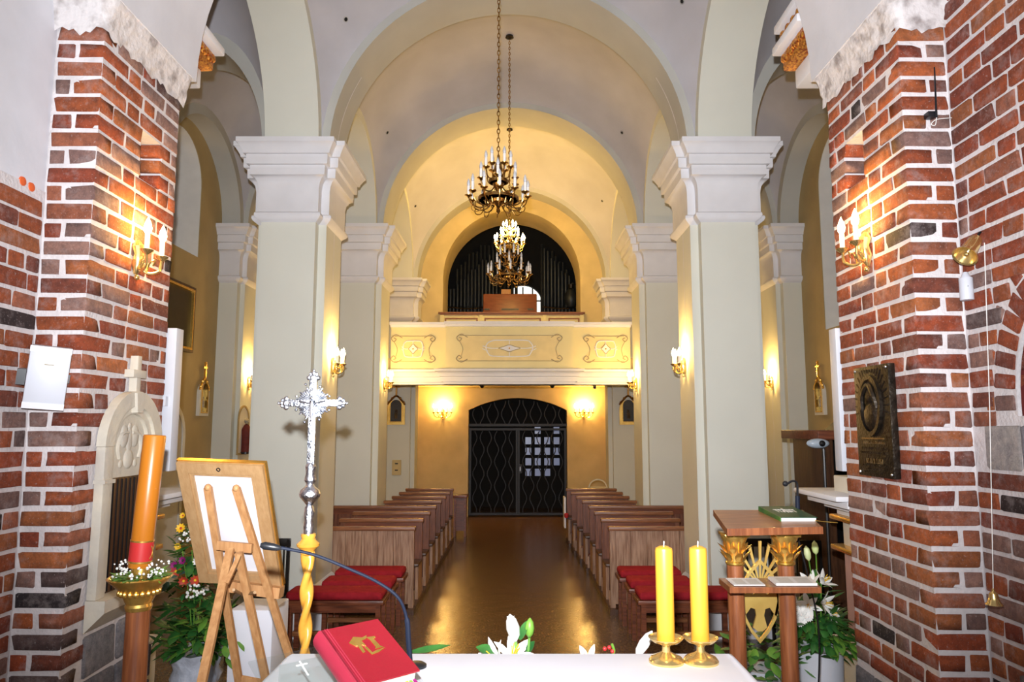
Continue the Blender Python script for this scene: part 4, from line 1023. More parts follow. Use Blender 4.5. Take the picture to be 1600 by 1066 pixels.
ax = Vector((.030, 0, .5)).normalized(); Q = ax.to_track_quat('Z', 'Y').to_matrix()
b0 = Vector((L.x-.006, PY, zr+.045)); hh = (zat(680, PY)-b0.z)/ax.z
k = thing('paschal_candle', 'thick orange paschal candle with red and gold band, leaning slightly', 'candle', b0)
MB().lathe([(.040, 0), (.0415, .004), (.0415, hh-.005), (.039, hh), (.012, hh-.003), (.001, hh-.003)], b0, 32, M=Q).build('wax', M['owax'], k, 50)
MB().lathe([(.0417, .02), (.0427, .021), (.0427, .10), (.0417, .101)], b0, 32, M=Q).build('red_band', M['redwax'], k)
for z in (.019, .098): MB().lathe([(.0427, z), (.0435, z+.001), (.0435, z+.006), (.0427, z+.007)], b0, 32, M=Q).build('gold_rim', M['gold'], k)
for a0, s in ((-1.9, 1), (-1.2, -1), (-.6, 1)):
    pts = [b0+Q @ Vector((.0435*math.cos(a0+.35*s*math.sin(q*3)), .0435*math.sin(a0+.35*s*math.sin(q*3)), .035+.05*q)) for q in [i/8 for i in range(9)]]
    MB().tube(pts, .002, 5).build('gold_motif', M['gold'], k)
for z in (hh*.58, hh*.46, hh*.38):
    q = b0+Q @ Vector((.041, .008, z)); MB().sph(q+Vector((.012, 0, 0)), .012, 10, 8).build('wax_grain', M['redwax'], k)
    MB().tube([q, q+Vector((.014, 0, 0))], .004, 6).build('grain_pin', M['gold'], k)

# ================================================================== EASEL WITH FRAMED PICTURE
TLc, TRc, BLc, BRc = at(276, 722, 3.36), at(404, 724, 3.33), at(316, 905, 3.66), at(449, 916, 3.60)
ctr = (TLc+TRc+BLc+BRc)/4
eu = ((TRc-TLc)+(BRc-BLc)).normalized(); ev = ((TLc-BLc)+(TRc-BRc)); eh = ev.length/2; ev = (ev-eu*ev.dot(eu)).normalized(); en = eu.cross(ev).normalized()
if en.y > 0: en = -en                     # towards the camera
ew = ((TRc-TLc).length+(BRc-BLc).length)/2
fr = thing('framed_picture', 'gilt framed picture seen from its bare back, leaning on the easel', 'picture frame', ctr-ev*eh/2)
def erect(a, b): return [(-ew/2+a, -eh/2+b), (ew/2-a, -eh/2+b), (ew/2-a, eh/2-b), (-ew/2+a, eh/2-b)]
def emb(): return MB()
cx0 = ctr
outer, inn = erect(0, 0), erect(.052, .052)
nmz = ('frame_bottom', 'frame_side', 'frame_top', 'frame_side')
for i in range(4):
    j = (i+1) % 4
    MB().extr([outer[i], outer[j], inn[j], inn[i]], cx0, eu, ev, en, .018).build(nmz[i], M['framewood'], fr)
MB().ring(erect(-.006, -.006), erect(.03, .03), cx0-en*.022, eu, ev, en, .022).build('gilt_front_moulding', M['gold'], fr)
MB().ring(erect(.052, .052), erect(.066, .066), cx0-en*.004, eu, ev, en, .014).build('inner_rebate', M['framewood'], fr)
MB().extr(erect(.055, .055), cx0-en*.012, eu, ev, en, .008).build('backing_paper', M['canvas'], fr)
MB().extr(erect(.03, .03), cx0-en*.016, eu, ev, en, .003).build('picture_face', M['oil2'], fr)
MB().ring([(.01*math.cos(a), .01*math.sin(a)) for a in [2*PI*i/12 for i in range(12)]], [(.006*math.cos(a), .006*math.sin(a)) for a in [2*PI*i/12 for i in range(12)]], cx0+ev*(eh/2-.026)-eu*.005+en*.018, eu, ev, en, .003).build('hanging_ring', M['black'], fr)
def down(p, q, z=.42):
    p, q = Vector(p), Vector(q); s = (z-p.z)/(q.z-p.z); return p+(q-p)*s
es = thing('easel', 'light wooden tripod easel holding the framed picture', 'easel', (ctr.x, ctr.y-.1, .42))
off = en*.035
A0, A1 = at(325, 762, 3.36), at(373, 1064, 3.72); B0, B1 = at(369, 763, 3.34), at(451, 1021, 3.68)
C0, C1 = at(360, 858, 3.33), at(316, 1064, 2.98); D0, D1 = at(373, 864, 3.34), at(405, 1013, 3.50)
for p, q, m in ((A0, A1, 'upright'), (B0, B1, 'upright'), (C0, C1, 'leg'), (D0, D1, 'leg')):
    MB().bar(p, down(p, q), .034, .022, (1, 0, 0)).build(m, M['pine'], es)
for e in (A0, B0): MB().sph(e, .017, 10, 6).build('rounded_top', M['pine'], es)
MB().bar(at(340, 852, 3.40), at(394, 857, 3.39), .04, .02, (0, 0, 1)).build('crossbar', M['pine'], es)
MB().bar(at(352, 914, 3.60), at(440, 926, 3.58), .05, .06, (0, 0, 1)).build('ledge', M['pine'], es)
MB().bar(at(374, 868, 3.30), at(354, 912, 3.22), .018, .014).build('brace', M['pine'], es)
MB().bar(at(372, 1062, 3.72), at(440, 1075, 3.72), .04, .02, (0, 0, 1)).build('low_crossbar', M['pine'], es)
MB().tube([at(365, 922, 3.2), at(380, 930, 3.5), at(398, 926, 3.3)], .007, 6).build('cord', M['framewood'], es)

# ================================================================== READING DESK (AMBO)
t = thing('reading_desk', 'mahogany reading desk on two gilt-capped columns with lower shelf', 'lectern', (1.18, 3.3, .42))
for px in (1150.5, 1230):
    c = at(px, 940, 3.3); L = Vector((c.x, 3.3, .42)); top = 1.625
    MB().lathe([(.055, 0), (.055, .03), (.042, .05), (.037, .08), (.036, 1.06), (.001, 1.06)], L, 24).build('column', M['mahog'], t)
    cp = MB().lathe([(.037, 1.045), (.041, 1.05), (.041, 1.058), (.035, 1.062), (.036, 1.10), (.046, 1.14), (.058, 1.165), (.058, 1.175), (.001, 1.175)], L, 20).build('capital', M['gold'], t)
    for z, r, h in ((1.065, .036, .055), (1.10, .042, .05)):
        mb = MB()
        for k in range(8):
            a = 2*PI*(k+(.5 if z > 1.08 else 0))/8; d = Vector((math.cos(a), math.sin(a), 0))
            blade(mb, L+d*r+Vector((0, 0, z)), Vector((0, 0, 1))+d*.25, d, h, .030, .45, 4)
        mb.build('acanthus', M['gold'], cp, 80)
    MB().cbox(L.x-.055, L.x+.055, 3.245, 3.355, 1.59, 1.603, .004).build('abacus', M['gold'], t)
f0, f1, n0, n1 = at(1114, 797, 3.56), at(1254, 797, 3.56), at(1135, 826, 3.12), at(1284, 823, 3.12)
dv = Vector((0, 0, -.028))
MB().add([f0, f1, n1, n0]+[q+dv for q in (f0, f1, n1, n0)], [(0, 1, 2, 3), (7, 6, 5, 4), (0, 4, 5, 1), (1, 5, 6, 2), (2, 6, 7, 3), (3, 7, 4, 0)]).build('desk_top', M['mahogx'], t)
MB().bar(n0+Vector((0, -.004, -.014)), n1+Vector((0, -.004, -.014)), .03, .016, (0, 0, 1)).build('book_ledge', M['mahog'], t)
s0, s1, s2, s3 = at(1123, 901, 3.262), at(1266, 898, 3.262), at(1283, 909, 3.08), at(1140, 912, 3.08)
for q in (s0, s1, s2, s3): q.z = 1.415
MB().add([s0, s1, s2, s3]+[q-Vector((0, 0, .024)) for q in (s0, s1, s2, s3)], [(0, 1, 2, 3), (7, 6, 5, 4), (0, 4, 5, 1), (1, 5, 6, 2), (2, 6, 7, 3), (3, 7, 4, 0)]).build('lower_shelf', M['mahog'], t)
# pages lying on the shelf
for (a, b, lab) in ((.06, .40, 'loose printed sheet on the left of the desk shelf'), (.52, .97, 'open pages on the right of the desk shelf')):
    z = Vector((0, 0, .002)); P = lambda f, g: (s3+(s2-s3)*f)*(1-g)+(s0+(s1-s0)*f)*g+z
    th = .004 if a < .5 else .010
    q = [P(a, .1), P(b, .1), P(b, .85), P(a, .85)]
    o = thing('paper_sheet' if a < .5 else 'booklet', lab, 'paper', q[0])
    MB().add(q+[e+Vector((0, 0, th)) for e in q], [(0, 3, 2, 1), (4, 5, 6, 7), (0, 1, 5, 4), (1, 2, 6, 5), (2, 3, 7, 6), (3, 0, 4, 7)]).build('pages', M['paper'], o)
    mb = MB()
    for k in range(8):
        g0 = .18+.07*k
        for (fa, fb) in ((.12, .45), (.55, .9)):
            e = [P(a+(b-a)*fa, g0), P(a+(b-a)*fb, g0), P(a+(b-a)*fb, g0+.02), P(a+(b-a)*fa, g0+.02)]
            mb.add([x+Vector((0, 0, th+.0004)) for x in e], [(0, 1, 2, 3)])
    mb.build('text_lines', M['gline'], o)
# emblem board: dove in a pointed oval with rays
em_ = thing('dove_emblem', 'gilded dove in a pointed oval with rays, mounted between the desk columns', 'emblem', at(1188, 940, 3.40))
EY = 3.40; k_ = 3.40/FPX
def E(px, py): c = at(px, py, EY); return (c.x, c.z)
def eplate(pts, nm, m='goldpaint', th=.012, y=EY): MB().extr([E(*p) for p in pts], (0, y, 0), (1, 0, 0), (0, 0, 1), (0, 1, 0), th).build(nm, M[m], em_)
left = [(1188, 874), (1170, 893), (1160, 915), (1157, 940), (1163, 968), (1174, 989), (1188, 1006)]
oc = [(p[0], p[1]) for p in left]+[(1188+(1188-p[0]), p[1]) for p in left[-2:0:-1]]
ic = [(1188+(p[0]-1188)*.86, 940+(p[1]-940)*.90) for p in oc]
MB().ring([E(*p) for p in oc], [E(*p) for p in ic], (0, EY, 0), (1, 0, 0), (0, 0, 1), (0, 1, 0), .014).build('oval_rim', M['goldpaint'], em_)
eplate([(1188, 906), (1192, 912), (1193, 922), (1199, 930), (1208, 920), (1216, 916), (1219, 935), (1217, 952), (1213, 964), (1207, 956), (1203, 950), (1196, 952), (1194, 962), (1199, 981), (1192, 987), (1184, 987), (1177, 981), (1182, 962), (1180, 952), (1173, 950), (1169, 956), (1163, 964), (1159, 952), (1157, 935), (1160, 916), (1168, 920), (1177, 930), (1183, 922), (1184, 912)], 'dove')
for px, py in ((1171, 853), (1188, 846), (1203, 851), (1160, 868), (1217, 866), (1158, 884), (1219, 886)):
    d = Vector((px-1188, py-930)).normalized(); s = Vector((-d.y, d.x)); b = Vector((1188, 918))+d*14; e = Vector((px, py))
    eplate([tuple(b-s*1.2), tuple(b+s*1.2), tuple(e+s*2.3), tuple(e-s*2.3)], 'ray', 'goldpaint', .008, EY+.003)
for s in (-1, 1): MB().bar((em_.location.x+s*.09, EY+.006, zat(938, EY)), (em_.location.x+s*.125, 3.31, zat(938, EY)), .012, .012).build('bracket', M['brass'], em_)
# green book on the desk
U = (f1-f0).normalized(); V = (n0-f0).normalized(); Nn = U.cross(V).normalized()
if Nn.z < 0: Nn = -Nn
V = (V-U*V.dot(U)).normalized()
g0 = at(1186, 797, 3.53); g0 = g0-Nn*((g0-f0).dot(Nn))+Nn*.001
gb = thing('lectionary', 'dark green book with pale emblem lying on the reading desk', 'book', g0); gw, gh, gt = .160, .285, .022
def gbox(a0, a1, b0, b1, c0, c1): return MB().add([g0+U*a+V*b+Nn*c for c in (c0, c1) for b in (b0, b1) for a in (a0, a1)], BF)
gbox(0, gw, 0, gh, 0, .003).build('back_cover', M['greencover'], gb); gbox(0, gw, 0, gh, gt-.003, gt).build('front_cover', M['greencover'], gb)
gbox(.004, gw-.004, .004, gh-.004, .003, gt-.003).build('page_block', M['paper'], gb); gbox(-.003, .001, 0, gh, 0, gt).build('spine', M['leaf'], gb)
def gmark(pts): MB().extr(pts, g0+Nn*(gt+.0004)+U*gw*.5+V*gh*.45, U, V*-1, Nn, .0008).build('pale_emblem', M['petal'], gb)
gmark([(-.048, .030), (.048, .030), (.048, .034), (-.048, .034)])
for x in (-.042, -.028, .022, .036): gmark([(x, -.030), (x+.003, -.030), (x+.003, .028), (x, .028)])
gmark([(-.003, -.040), (.003, -.040), (.002, .065), (-.002, .065)]); gmark([(-.020, -.030), (-.012, -.035), (-.006, .010), (-.012, .010)]); gmark([(.020, -.030), (.012, -.035), (.006, .010), (.012, .010)])
MB().tube(bez([g0+U*(gw-.01)+V*(gh)+Nn*.008, g0+U*(gw+.03)+V*(gh+.005)+Nn*.004, g0+U*(gw+.08)+V*(gh+.02)+Nn*.002], 5), .002, 5).build('ribbon', M['gold'], gb)
# desk microphone
t = thing('desk_microphone', 'thin black gooseneck microphone rising behind the reading desk', 'microphone', at(1246, 800, 3.58))
MB().tube(bez([at(1247, 832, 3.58), at(1245, 800, 3.58), at(1246, 770, 3.58), at(1245, 755, 3.58), at(1238, 752, 3.57), at(1229, 757, 3.56)], 6), .0055, 7).build('gooseneck', M['black'], t)
MB().sph(at(1227, 756, 3.555), .014, 10, 8).build('capsule', M['black'], t)
MB().tube([at(1246, 775, 3.58), at(1247, 830, 3.58)], .011, 8).build('shock_mount', M['blue'], t)
mb = MB().tube(bez([at(1246, 838, 3.58), at(1262, 900, 3.6), at(1280, 1000, 3.7), (1.6, 3.9, .43)], 8), .004, 6).build('cable', M['black'], t)
# ================================================================== STONE WALL NICHE (left pier)
t = thing('sacrament_niche', 'pale carved stone wall niche with iron grille and cross finial on left pier', 'niche', (-2.09, 4.07, 1.06))
NX = -2.088; yo = (NX, 4.07, 1.97); uY, vZ, nX = (0, 1, 0), (0, 0, 1), (1, 0, 0)
MB().ring(arc(0, 0, .30, 180, 0, 24), arc(0, 0, .215, 180, 0, 24), yo, uY, vZ, nX, .05, False).build('arch_hood', M['pale'], t)
MB().ring(arc(0, 0, .225, 180, 0, 24), arc(0, 0, .175, 180, 0, 24), yo, uY, vZ, nX, .03, False).build('arch_moulding', M['pale'], t)
MB().extr(arc(0, 0, .18, 180, 0, 20)+[(.18, -.17), (-.18, -.17)], yo, uY, vZ, nX, .010).build('tympanum', M['pale'], t)
rel = MB()
for dy, dz, r, q in ((0, .105, .020, 1), (-.055, .05, .042, 1.5), (.055, .05, .042, 1.5), (0, .03, .032, 2.2), (0, -.075, .05, 1.1), (-.075, -.10, .022, 1), (.075, -.10, .022, 1)):
    rel.sph((NX+.010, 4.07+dy, 1.97+dz), r, 12, 8, sx=.28, sz=q)
for k in (-1, 1): rel.tube(bez([(NX+.014, 4.07+k*.02, 2.04), (NX+.016, 4.07+k*.09, 2.03), (NX+.014, 4.07+k*.12, 1.96), (NX+.012, 4.07+k*.10, 1.90)], 5), .010, 6)
rel.build('relief', M['pale'], t)
for s in (-1, 1):
    MB().cbox(NX, NX+.05, 4.07+s*.2575-.0425, 4.07+s*.2575+.0425, 1.20, 1.97, .008).build('jamb', M['pale'], t)
    MB().box(NX, NX+.03, 4.07+s*.198-.02, 4.07+s*.198+.02, 1.22, 1.97).build('inner_jamb', M['pale'], t)
    MB().box(NX, NX+.062, 4.07+s*.2575-.05, 4.07+s*.2575+.05, 1.78, 1.80).build('impost', M['pale'], t)
MB().extr([(0, 0), (.10, .10), (.10, .16), (0, .16)], (NX, 3.765, 1.04), (1, 0, 0), (0, 0, 1), (0, 1, 0), .61).build('sill', M['pale'], t)
MB().cbox(NX-.06, NX+.004, 3.89, 4.25, 1.20, 1.80, .002).build('door', M['darkwood'], t)
for i in range(9): MB().tube([(NX+.008, 3.90+.043*i, 1.21), (NX+.008, 3.90+.043*i, 1.79)], .004, 5).build('grille_bar', M['iron'], t)
MB().extr([(-.03, 0), (.03, 0), (.045, .11), (-.045, .11)], (NX, 4.07, 2.15), uY, vZ, nX, .065).build('keystone', M['pale'], t)
MB().cbox(NX, NX+.045, 4.048, 4.092, 2.24, 2.47, .004).cbox(NX-.004, NX+.050, 4.00, 4.14, 2.345, 2.39, .004).build('cross_finial', M['pale'], t)
w = bpy.data.objects['wall_pier_left']
for (a, b, z0, z1) in ((3.78, 4.06, .82, 1.02), (4.09, 4.36, .82, 1.02)): brick(w, -2.08, -2.20, a, b, z0, z1, col=(.26, .26, .28), name='foundation_stone')

# ================================================================== THINGS ON THE BRICKWORK
t = thing('wall_speaker', 'white box loudspeaker on the left brick pier', 'loudspeaker', (-2.20, 3.56, 2.17))
a, b = at(52, 541, 3.49), at(102, 638, 3.49)
mb = MB().cbox(-.085, .085, -.06, .06, -.15, .15, .008); Mx = Matrix.Translation((a.x+.075, 3.50, (a.z+b.z)/2)) @ Matrix.Rotation(math.radians(32), 4, 'Z') @ Matrix.Rotation(math.radians(4), 4, 'Y') @ Matrix.Rotation(math.radians(8), 4, 'X')
mb.xf(Mx).build('cabinet', M['whiteplastic'], t)
for z in (-.135, .135): MB().box(-.0855, .0855, -.0625, -.03, z-.0145, z+.0145).xf(Mx).build('end_cap', M['white'], t)
MB().box(-.02, .02, -.0615, -.060, .062, .066).xf(Mx).build('badge', M['gline'], t)
for bb in ((-.125, -.088, -.02, .02, -.045, .03), (.085, .092, -.02, .02, -.02, .02), (-.02, .02, .05, .12, -.02, .02)): MB().box(*bb).xf(Mx).build('bracket', M['black'], t)
d = at(50, 290, 3.48)
t = thing('cable_caps', 'two small orange plastic caps on the white plaster of the left chancel wall', 'cap', (-2.345, 3.48, d.z))
for dy in (-.04, .025): MB().lathe([(.024, 0), (.022, .008), (.001, .012)], (-2.345, 3.47+dy, d.z-.12*dy), 14, M=Matrix.Rotation(PI/2, 3, 'Y')).build('cap', M['pinkbrick'], t)
# bronze plaque
t = thing('bronze_plaque', 'dark bronze memorial plaque with relief portrait on the right brick pier', 'plaque', (2.09, 4.03, 1.82))
X = 2.088; y0, y1, z0, z1 = 3.83, 4.22, 1.80, 2.41
MB().cbox(X-.035, X+.004, y0, y1, z0, z1, .005).build('plate', M['bronze'], t)
nm_ = (-1, 0, 0); yc, zc = 4.03, 2.19
MB().ring(arc(0, 0, .125, 0, 360, 32, .17)[:-1], arc(0, 0, .10, 0, 360, 32, .145)[:-1], (X-.035, yc, zc), uY, vZ, nm_, .018).build('oval_rim', M['bronze'], t)
for k in range(21):
    a = math.radians(-10+10*k); p = Vector((X-.036, yc+.14*math.cos(a), zc+.185*math.sin(a))); q = Vector((X-.036, yc+.185*math.cos(a), zc+min(.20, .25*math.sin(a))))
    if q.z > z1-.015: q.z = z1-.015
    MB().tube([p, q], .005, 5).build('relief_ray', M['bronze'], t)
f = MB().sph((X-.040, yc, zc+.055), .038, 12, 10, sx=.5, sz=1.2).sph((X-.036, yc, zc-.06), .075, 12, 10, sx=.35, sz=1.1).sph((X-.045, yc-.035, zc-.045), .026, 10, 8, sx=.6)
f.tube(bez([(X-.045, yc-.085, zc-.02), (X-.055, yc-.06, zc+.06), (X-.05, yc, zc+.115), (X-.055, yc+.06, zc+.06), (X-.045, yc+.085, zc-.02)], 6), .014, 6); f.build('relief_figure', M['bronze'], t)
MB().box(X-.038, X-.034, yc-.12, yc+.13, 2.005, 2.012).build('rubbed_line', M['bronzehi'], t)
rnd = random.Random(11)
for zz, h, wd in ((1.985, .012, .12), (1.955, .012, .14), (1.93, .012, .15), (1.885, .026, .09), (1.86, .010, .13), (1.84, .010, .10), (1.825, .008, .12)):
    mb = MB(); y = yc-wd
    while y < yc+wd:
        g_ = rnd.uniform(.008, .014); mb.box(X-.0375, X-.034, y, y+.003, zz-h/2, zz+h/2)
        if rnd.random() < .7: mb.box(X-.0375, X-.034, y, y+g_*.7, zz+(h/2-.003)*rnd.choice((-1, 0, 1)), zz+(h/2-.003)*rnd.choice((-1, 0, 1))+.003)
        y += g_+.003
    mb.build('raised_lettering', M['bronzehi'] if h > .02 or zz > 1.98 else M['bronze'], t)
for yy_ in (y0+.02, y1-.02):
    for zz in (z0+.02, z1-.02): MB().sph((X-.036, yy_, zz), .008, 8, 6).build('screw', M['silver'], t)
# sanctus bell on a bracket
P = at(1516, 388, 3.40)
t = thing('sanctus_bell', 'brass bell on an iron hook on the right wall, with a long pull cord', 'bell', P)
ax = Vector((-.62, -.25, -.70)).normalized(); Q = ax.to_track_quat('Z', 'Y').to_matrix()
MB().lathe([(.001, -.075), (.022, -.075), (.031, -.058), (.034, -.02), (.037, .012), (.045, .04), (.056, .056), (.058, .060), (.050, .056), (.036, .03), (.001, .0)], P, 24, M=Q).build('bell_body', M['brass'], t)
MB().sph(P+ax*.045, .012, 10, 8).build('clapper', M['brass'], t)
h0 = P-ax*.075
MB().tube(bez([h0, h0+Vector((.02, 0, .03)), h0+Vector((.05, 0, .01)), h0+Vector((.07, 0, -.015)), (2.34, 3.38, h0.z-.03)], 6), .006, 7).build('hook', M['iron'], t)
c0, c1 = h0+Vector((.015, -.03, -.03)), at(1552, 925, 3.30)
MB().tube([c0, (c0+c1)/2+Vector((.005, 0, 0)), c1], .0022, 5).build('pull_cord', M['ivory'], t)
t = thing('cord_bell', 'small brass bell at the lower end of the pull cord by the right wall', 'bell', c1-Vector((0, 0, .055)))
MB().lathe([(.036, 0), (.034, .004), (.026, .012), (.020, .030), (.017, .048), (.006, .058), (.005, .068), (.001, .07)], t.location, 22).build('bell_body', M['brass'], t)
MB().sph(t.location+Vector((0, 0, .002)), .008, 8, 6).build('clapper', M['brass'], t)
c = at(1510, 452, 3.52)
t = thing('white_sensor_tube', 'small white plastic half-tube fixed in the right wall corner', 'sensor', c-Vector((0, 0, .055)))
MB().lathe([(.001, 0), (.030, .0), (.031, .004), (.031, .108), (.029, .112), (.001, .112)], t.location, 20).build('housing', M['whiteplastic'], t); MB().lathe([(.024, .112), (.010, .14), (.001, .14)], t.location, 12).build('cable_spout', M['whiteplastic'], t)
MB().sph(t.location+Vector((-.01, -.030, .065)), .0022, 6, 5).build('indicator', M['black'], t)
c = at(1454, 180, 3.58)
t = thing('radio_antenna', 'thin black antenna on a clip high on the right brick pier', 'antenna', c)
MB().cbox(c.x-.025, c.x+.02, 3.555, 3.60, c.z-.018, c.z+.012, .003).build('clip', M['black'], t)
a = at(1463, 178, 3.55); b = at(1460, 105, 3.55)
MB().tube([a-Vector((0, 0, .02)), a, b], [.006, .0055, .0035], 7).build('rod', M['black'], t)
MB().tube(bez([a-Vector((0, 0, .02)), a+Vector((-.01, 0, -.06)), a+Vector((-.03, 0, -.055)), a+Vector((.0, 0, -.03)), a+Vector((.09, .02, -.012))], 6), .0022, 5).build('cable', M['ivory'], t)

# ================================================================== SIDE ALTARS AND COLUMN SPEAKERS (nave side of the piers)
def side_altar(sg, side):
    t = thing('side_altar', 'pink and white side altar with gold bands, mostly hidden behind the %s pier' % side, 'altar', (sg*3.1, 4.9, 0))
    e = 0 if sg > 0 else .10
    def B(x, x2, y0, y1, z0, z1, nm, m, c=.008): MB().cbox(*sorted((sg*(x+e), sg*x2)), y0, y1, z0, z1, c).build(nm, M[m], t)
    B(2.20, 4.0, 4.54, 5.14, 0, .30, 'step', 'cream'); B(2.24, 4.0, 4.54, 5.08, .30, .62, 'base', 'cream'); B(2.22, 4.0, 4.54, 5.10, .62, .68, 'base_moulding', 'white')
    B(2.29, 4.0, 4.54, 5.0, .68, 1.25, 'front_panel', 'pink', .003)
    for z in (1.25, 1.45): B(2.22, 4.0, 4.54, 5.06, z, z+.035, 'gold_band', 'gold', .014)
    B(2.29, 4.0, 4.54, 5.0, 1.285, 1.45, 'frieze', 'cream', .003)
    B(2.26, 4.0, 4.54, 5.02, 1.485, 1.53, 'neck', 'white'); B(2.20, 4.0, 4.54, 5.08, 1.53, 1.565, 'mensa', 'white'); B(2.12, 4.0, 4.54, 5.16, 1.565, 1.61, 'mensa', 'white'); B(2.05, 4.0, 4.54, 5.23, 1.61, 1.645, 'mensa', 'white', .012)
    B(2.22, 2.60, 4.60, 4.95, 1.645, 1.75, 'pedestal', 'cream')
    B(2.55, 3.85, 4.54, 4.70, 1.645, 4.45, 'retable', 'cream', .003)
    for x in (2.62, 3.7): MB().lathe([(.10, 1.75), (.08, 1.80), (.075, 3.9), (.08, 4.0), (.11, 4.25), (.12, 4.45)], (sg*x, 4.82, 0), 16).build('column', M['pink'], t)
    B(2.30, 4.0, 4.56, 5.0, 4.44, 4.52, 'architrave', 'white'); B(2.12, 4.0, 4.60, 5.02, 4.52, 4.66, 'architrave', 'white', .012)
    B(2.04, 4.0, 4.62, 5.04, 4.66, 4.80, 'gilt_frieze', 'gilt', .02); B(1.98, 4.0, 4.60, 5.08, 4.80, 4.86, 'cornice', 'white', .012)
    zl = (4.73,)
    if sg > 0:
        B(2.05, 4.0, 4.62, 5.04, 4.86, 4.97, 'gilt_frieze', 'gilt', .02); B(2.0, 4.0, 4.60, 5.08, 4.97, 5.03, 'cornice', 'white', .012); zl = (4.73, 4.91)
    for k in range(8):
        for z in zl: MB().sph((sg*(2.04+e), 4.66+.05*k, z+.02*(k % 2)), .034, 8, 6, sx=.6).build('gilt_ornament', M['gilt'], t)
for sg, side in LR:
    side_altar(sg, side)
    t = thing('column_speaker', 'slim white column loudspeaker behind the edge of the %s brick pier' % side, 'loudspeaker', (sg*2.07, 4.55, 1.8))
    a = 2.05 if sg < 0 else 2.085
    MB().cbox(*sorted((sg*a, sg*(a+.10))), 4.505, 4.60, 1.80, 2.69, .006).build('cabinet', M['whiteplastic'], t)
    MB().box(*sorted((sg*(a+.012), sg*(a+.088))), 4.60, 4.605, 1.83, 2.66).build('grille', M['white'], t)
    MB().box(*sorted((sg*(a+.03), sg*(a+.07))), 4.47, 4.506, 2.2, 2.26).build('bracket', M['whiteplastic'], t)

# ================================================================== AISLE FURNISHINGS
t = thing('confessional', 'dark wooden confessional in the right aisle behind the reading desk', 'confessional', (3.55, 7.6, 0))
MB().box(3.14, 3.98, 7.15, 7.25, 0, .95).build('front_panel', M['darkwood'], t)
for x in (3.10, 3.42, 3.96): MB().box(x, x+.07, 7.12, 7.20, 0, 1.95).build('post', M['darkwood'], t)
MB().box(3.16, 3.98, 7.9, 7.95, 0, 1.95).build('back_panel', M['blackwood'], t)
for x in (3.10, 3.98): MB().box(x, x+.04, 7.2, 7.95, 0, 1.95).build('side_panel', M['darkwood'], t)
MB().box(3.45, 3.95, 7.17, 7.19, .95, 1.95).build('lattice_panel', M['darkwood'], t)
MB().cbox(2.99, 4.02, 7.02, 8.0, 1.95, 2.04, .01).build('cornice', M['redwood'], t)
MB().extr([(3.38, 2.04), (4.02, 2.04), (4.02, 2.50), (3.85, 2.42), (3.62, 2.24)], (0, 7.5, 0), (1, 0, 0), (0, 0, 1), (0, 1, 0), .3).build('pediment', M['pipe'], t)
c = at(1278, 693, 7.0)
l_ = thing('reading_lamp', 'pale oval lamp head on a dark pole in front of the confessional', 'lamp', (c.x, 7.0, 0))
MB().sph(c, .085, 14, 10, sx=1.3, sy=.6, sz=.55).build('lamp_head', M['screen'], l_); MB().sph(c+Vector((.02, -.05, 0)), .03, 10, 8).build('lens', M['black'], l_)
MB().tube([(c.x+.06, 7.02, .02), (c.x+.06, 7.02, c.z-.05), c+Vector((.03, 0, -.03))], .015, 8).build('pole', M['black'], l_)
MB().lathe([(.14, 0), (.14, .02), (.02, .04)], (c.x+.06, 7.02, 0), 16).build('foot', M['black'], l_)
def station(p, uu, nn, w, h, label, dark=False):
    """arched picture frame with crest and cross; p = middle of its foot on the wall"""
    p, uu, nn, vv = Vector(p), Vector(uu), Vector(nn), Vector((0, 0, 1))
    t = thing('station_picture', label, 'picture', p, 'stations of the cross')
    def pr(a, b): return [(-a, b)]+[(a, b)]+arc(0, h-a, a, 0, 180, 12)
    MB().ring(pr(w/2, 0), pr(w/2*.70, w*.14), p, uu, vv, nn, .05).build('frame', M['goldpaint'] if dark else M['cream'], t)
    MB().ring(pr(w/2*.74, w*.12), pr(w/2*.62, w*.18), p, uu, vv, nn, .06).build('gilt_slip', M['gold'], t)
    MB().extr(pr(w/2*.72, w*.13), p, uu, vv, nn, .015).build('painting', M['oil2'] if not dark else M['oil'], t)
    f = MB().sph(p+vv*h*.55+nn*.016, w*.08, 8, 6).tube([p+vv*h*.25+nn*.016, p+vv*h*.48+nn*.016], w*.11, 6); f.build('figure', M['skin'] if not dark else M['oil2'], t)
    cr = MB().tube(bez([p+uu*-w*.5+vv*h*.80+nn*.04, p+uu*-w*.3+vv*h*.98+nn*.04, p+vv*h*1.16+nn*.04, p+uu*w*.3+vv*h*.98+nn*.04, p+uu*w*.5+vv*h*.80+nn*.04], 5), w*.06, 6)
    for s in (-1, 1):
        cr.sph(p+uu*s*w*.22+vv*h*1.06+nn*.04, w*.08, 8, 6); cr.sph(p+uu*s*w*.42+vv*h*.9+nn*.04, w*.07, 8, 6)
    cr.build('crest', M['gold'] if not dark else M['antique'], t)
    c = p+vv*(h*1.18)+nn*.04
    MB().bar(c, c+vv*w*.75, w*.1, w*.06).bar(c+vv*w*.48-uu*w*.2, c+vv*w*.48+uu*w*.2, w*.1, w*.06).build('cross', M['gold'] if not dark else M['antique'], t)
station((-4.40, 10.33, 2.23), (0, 1, 0), (1, 0, 0), .30, .46, 'white and gilt station picture with cross on the left aisle wall')
station((4.40, 10.22, 2.24), (0, -1, 0), (-1, 0, 0), .30, .46, 'white and gilt station picture with cross on the right aisle wall above confessional')
station((-2.33, 14.70, 2.12), (1, 0, 0), (0, -1, 0), .36, .50, 'dark station picture with gilt crest under the gallery, left of the door', True)
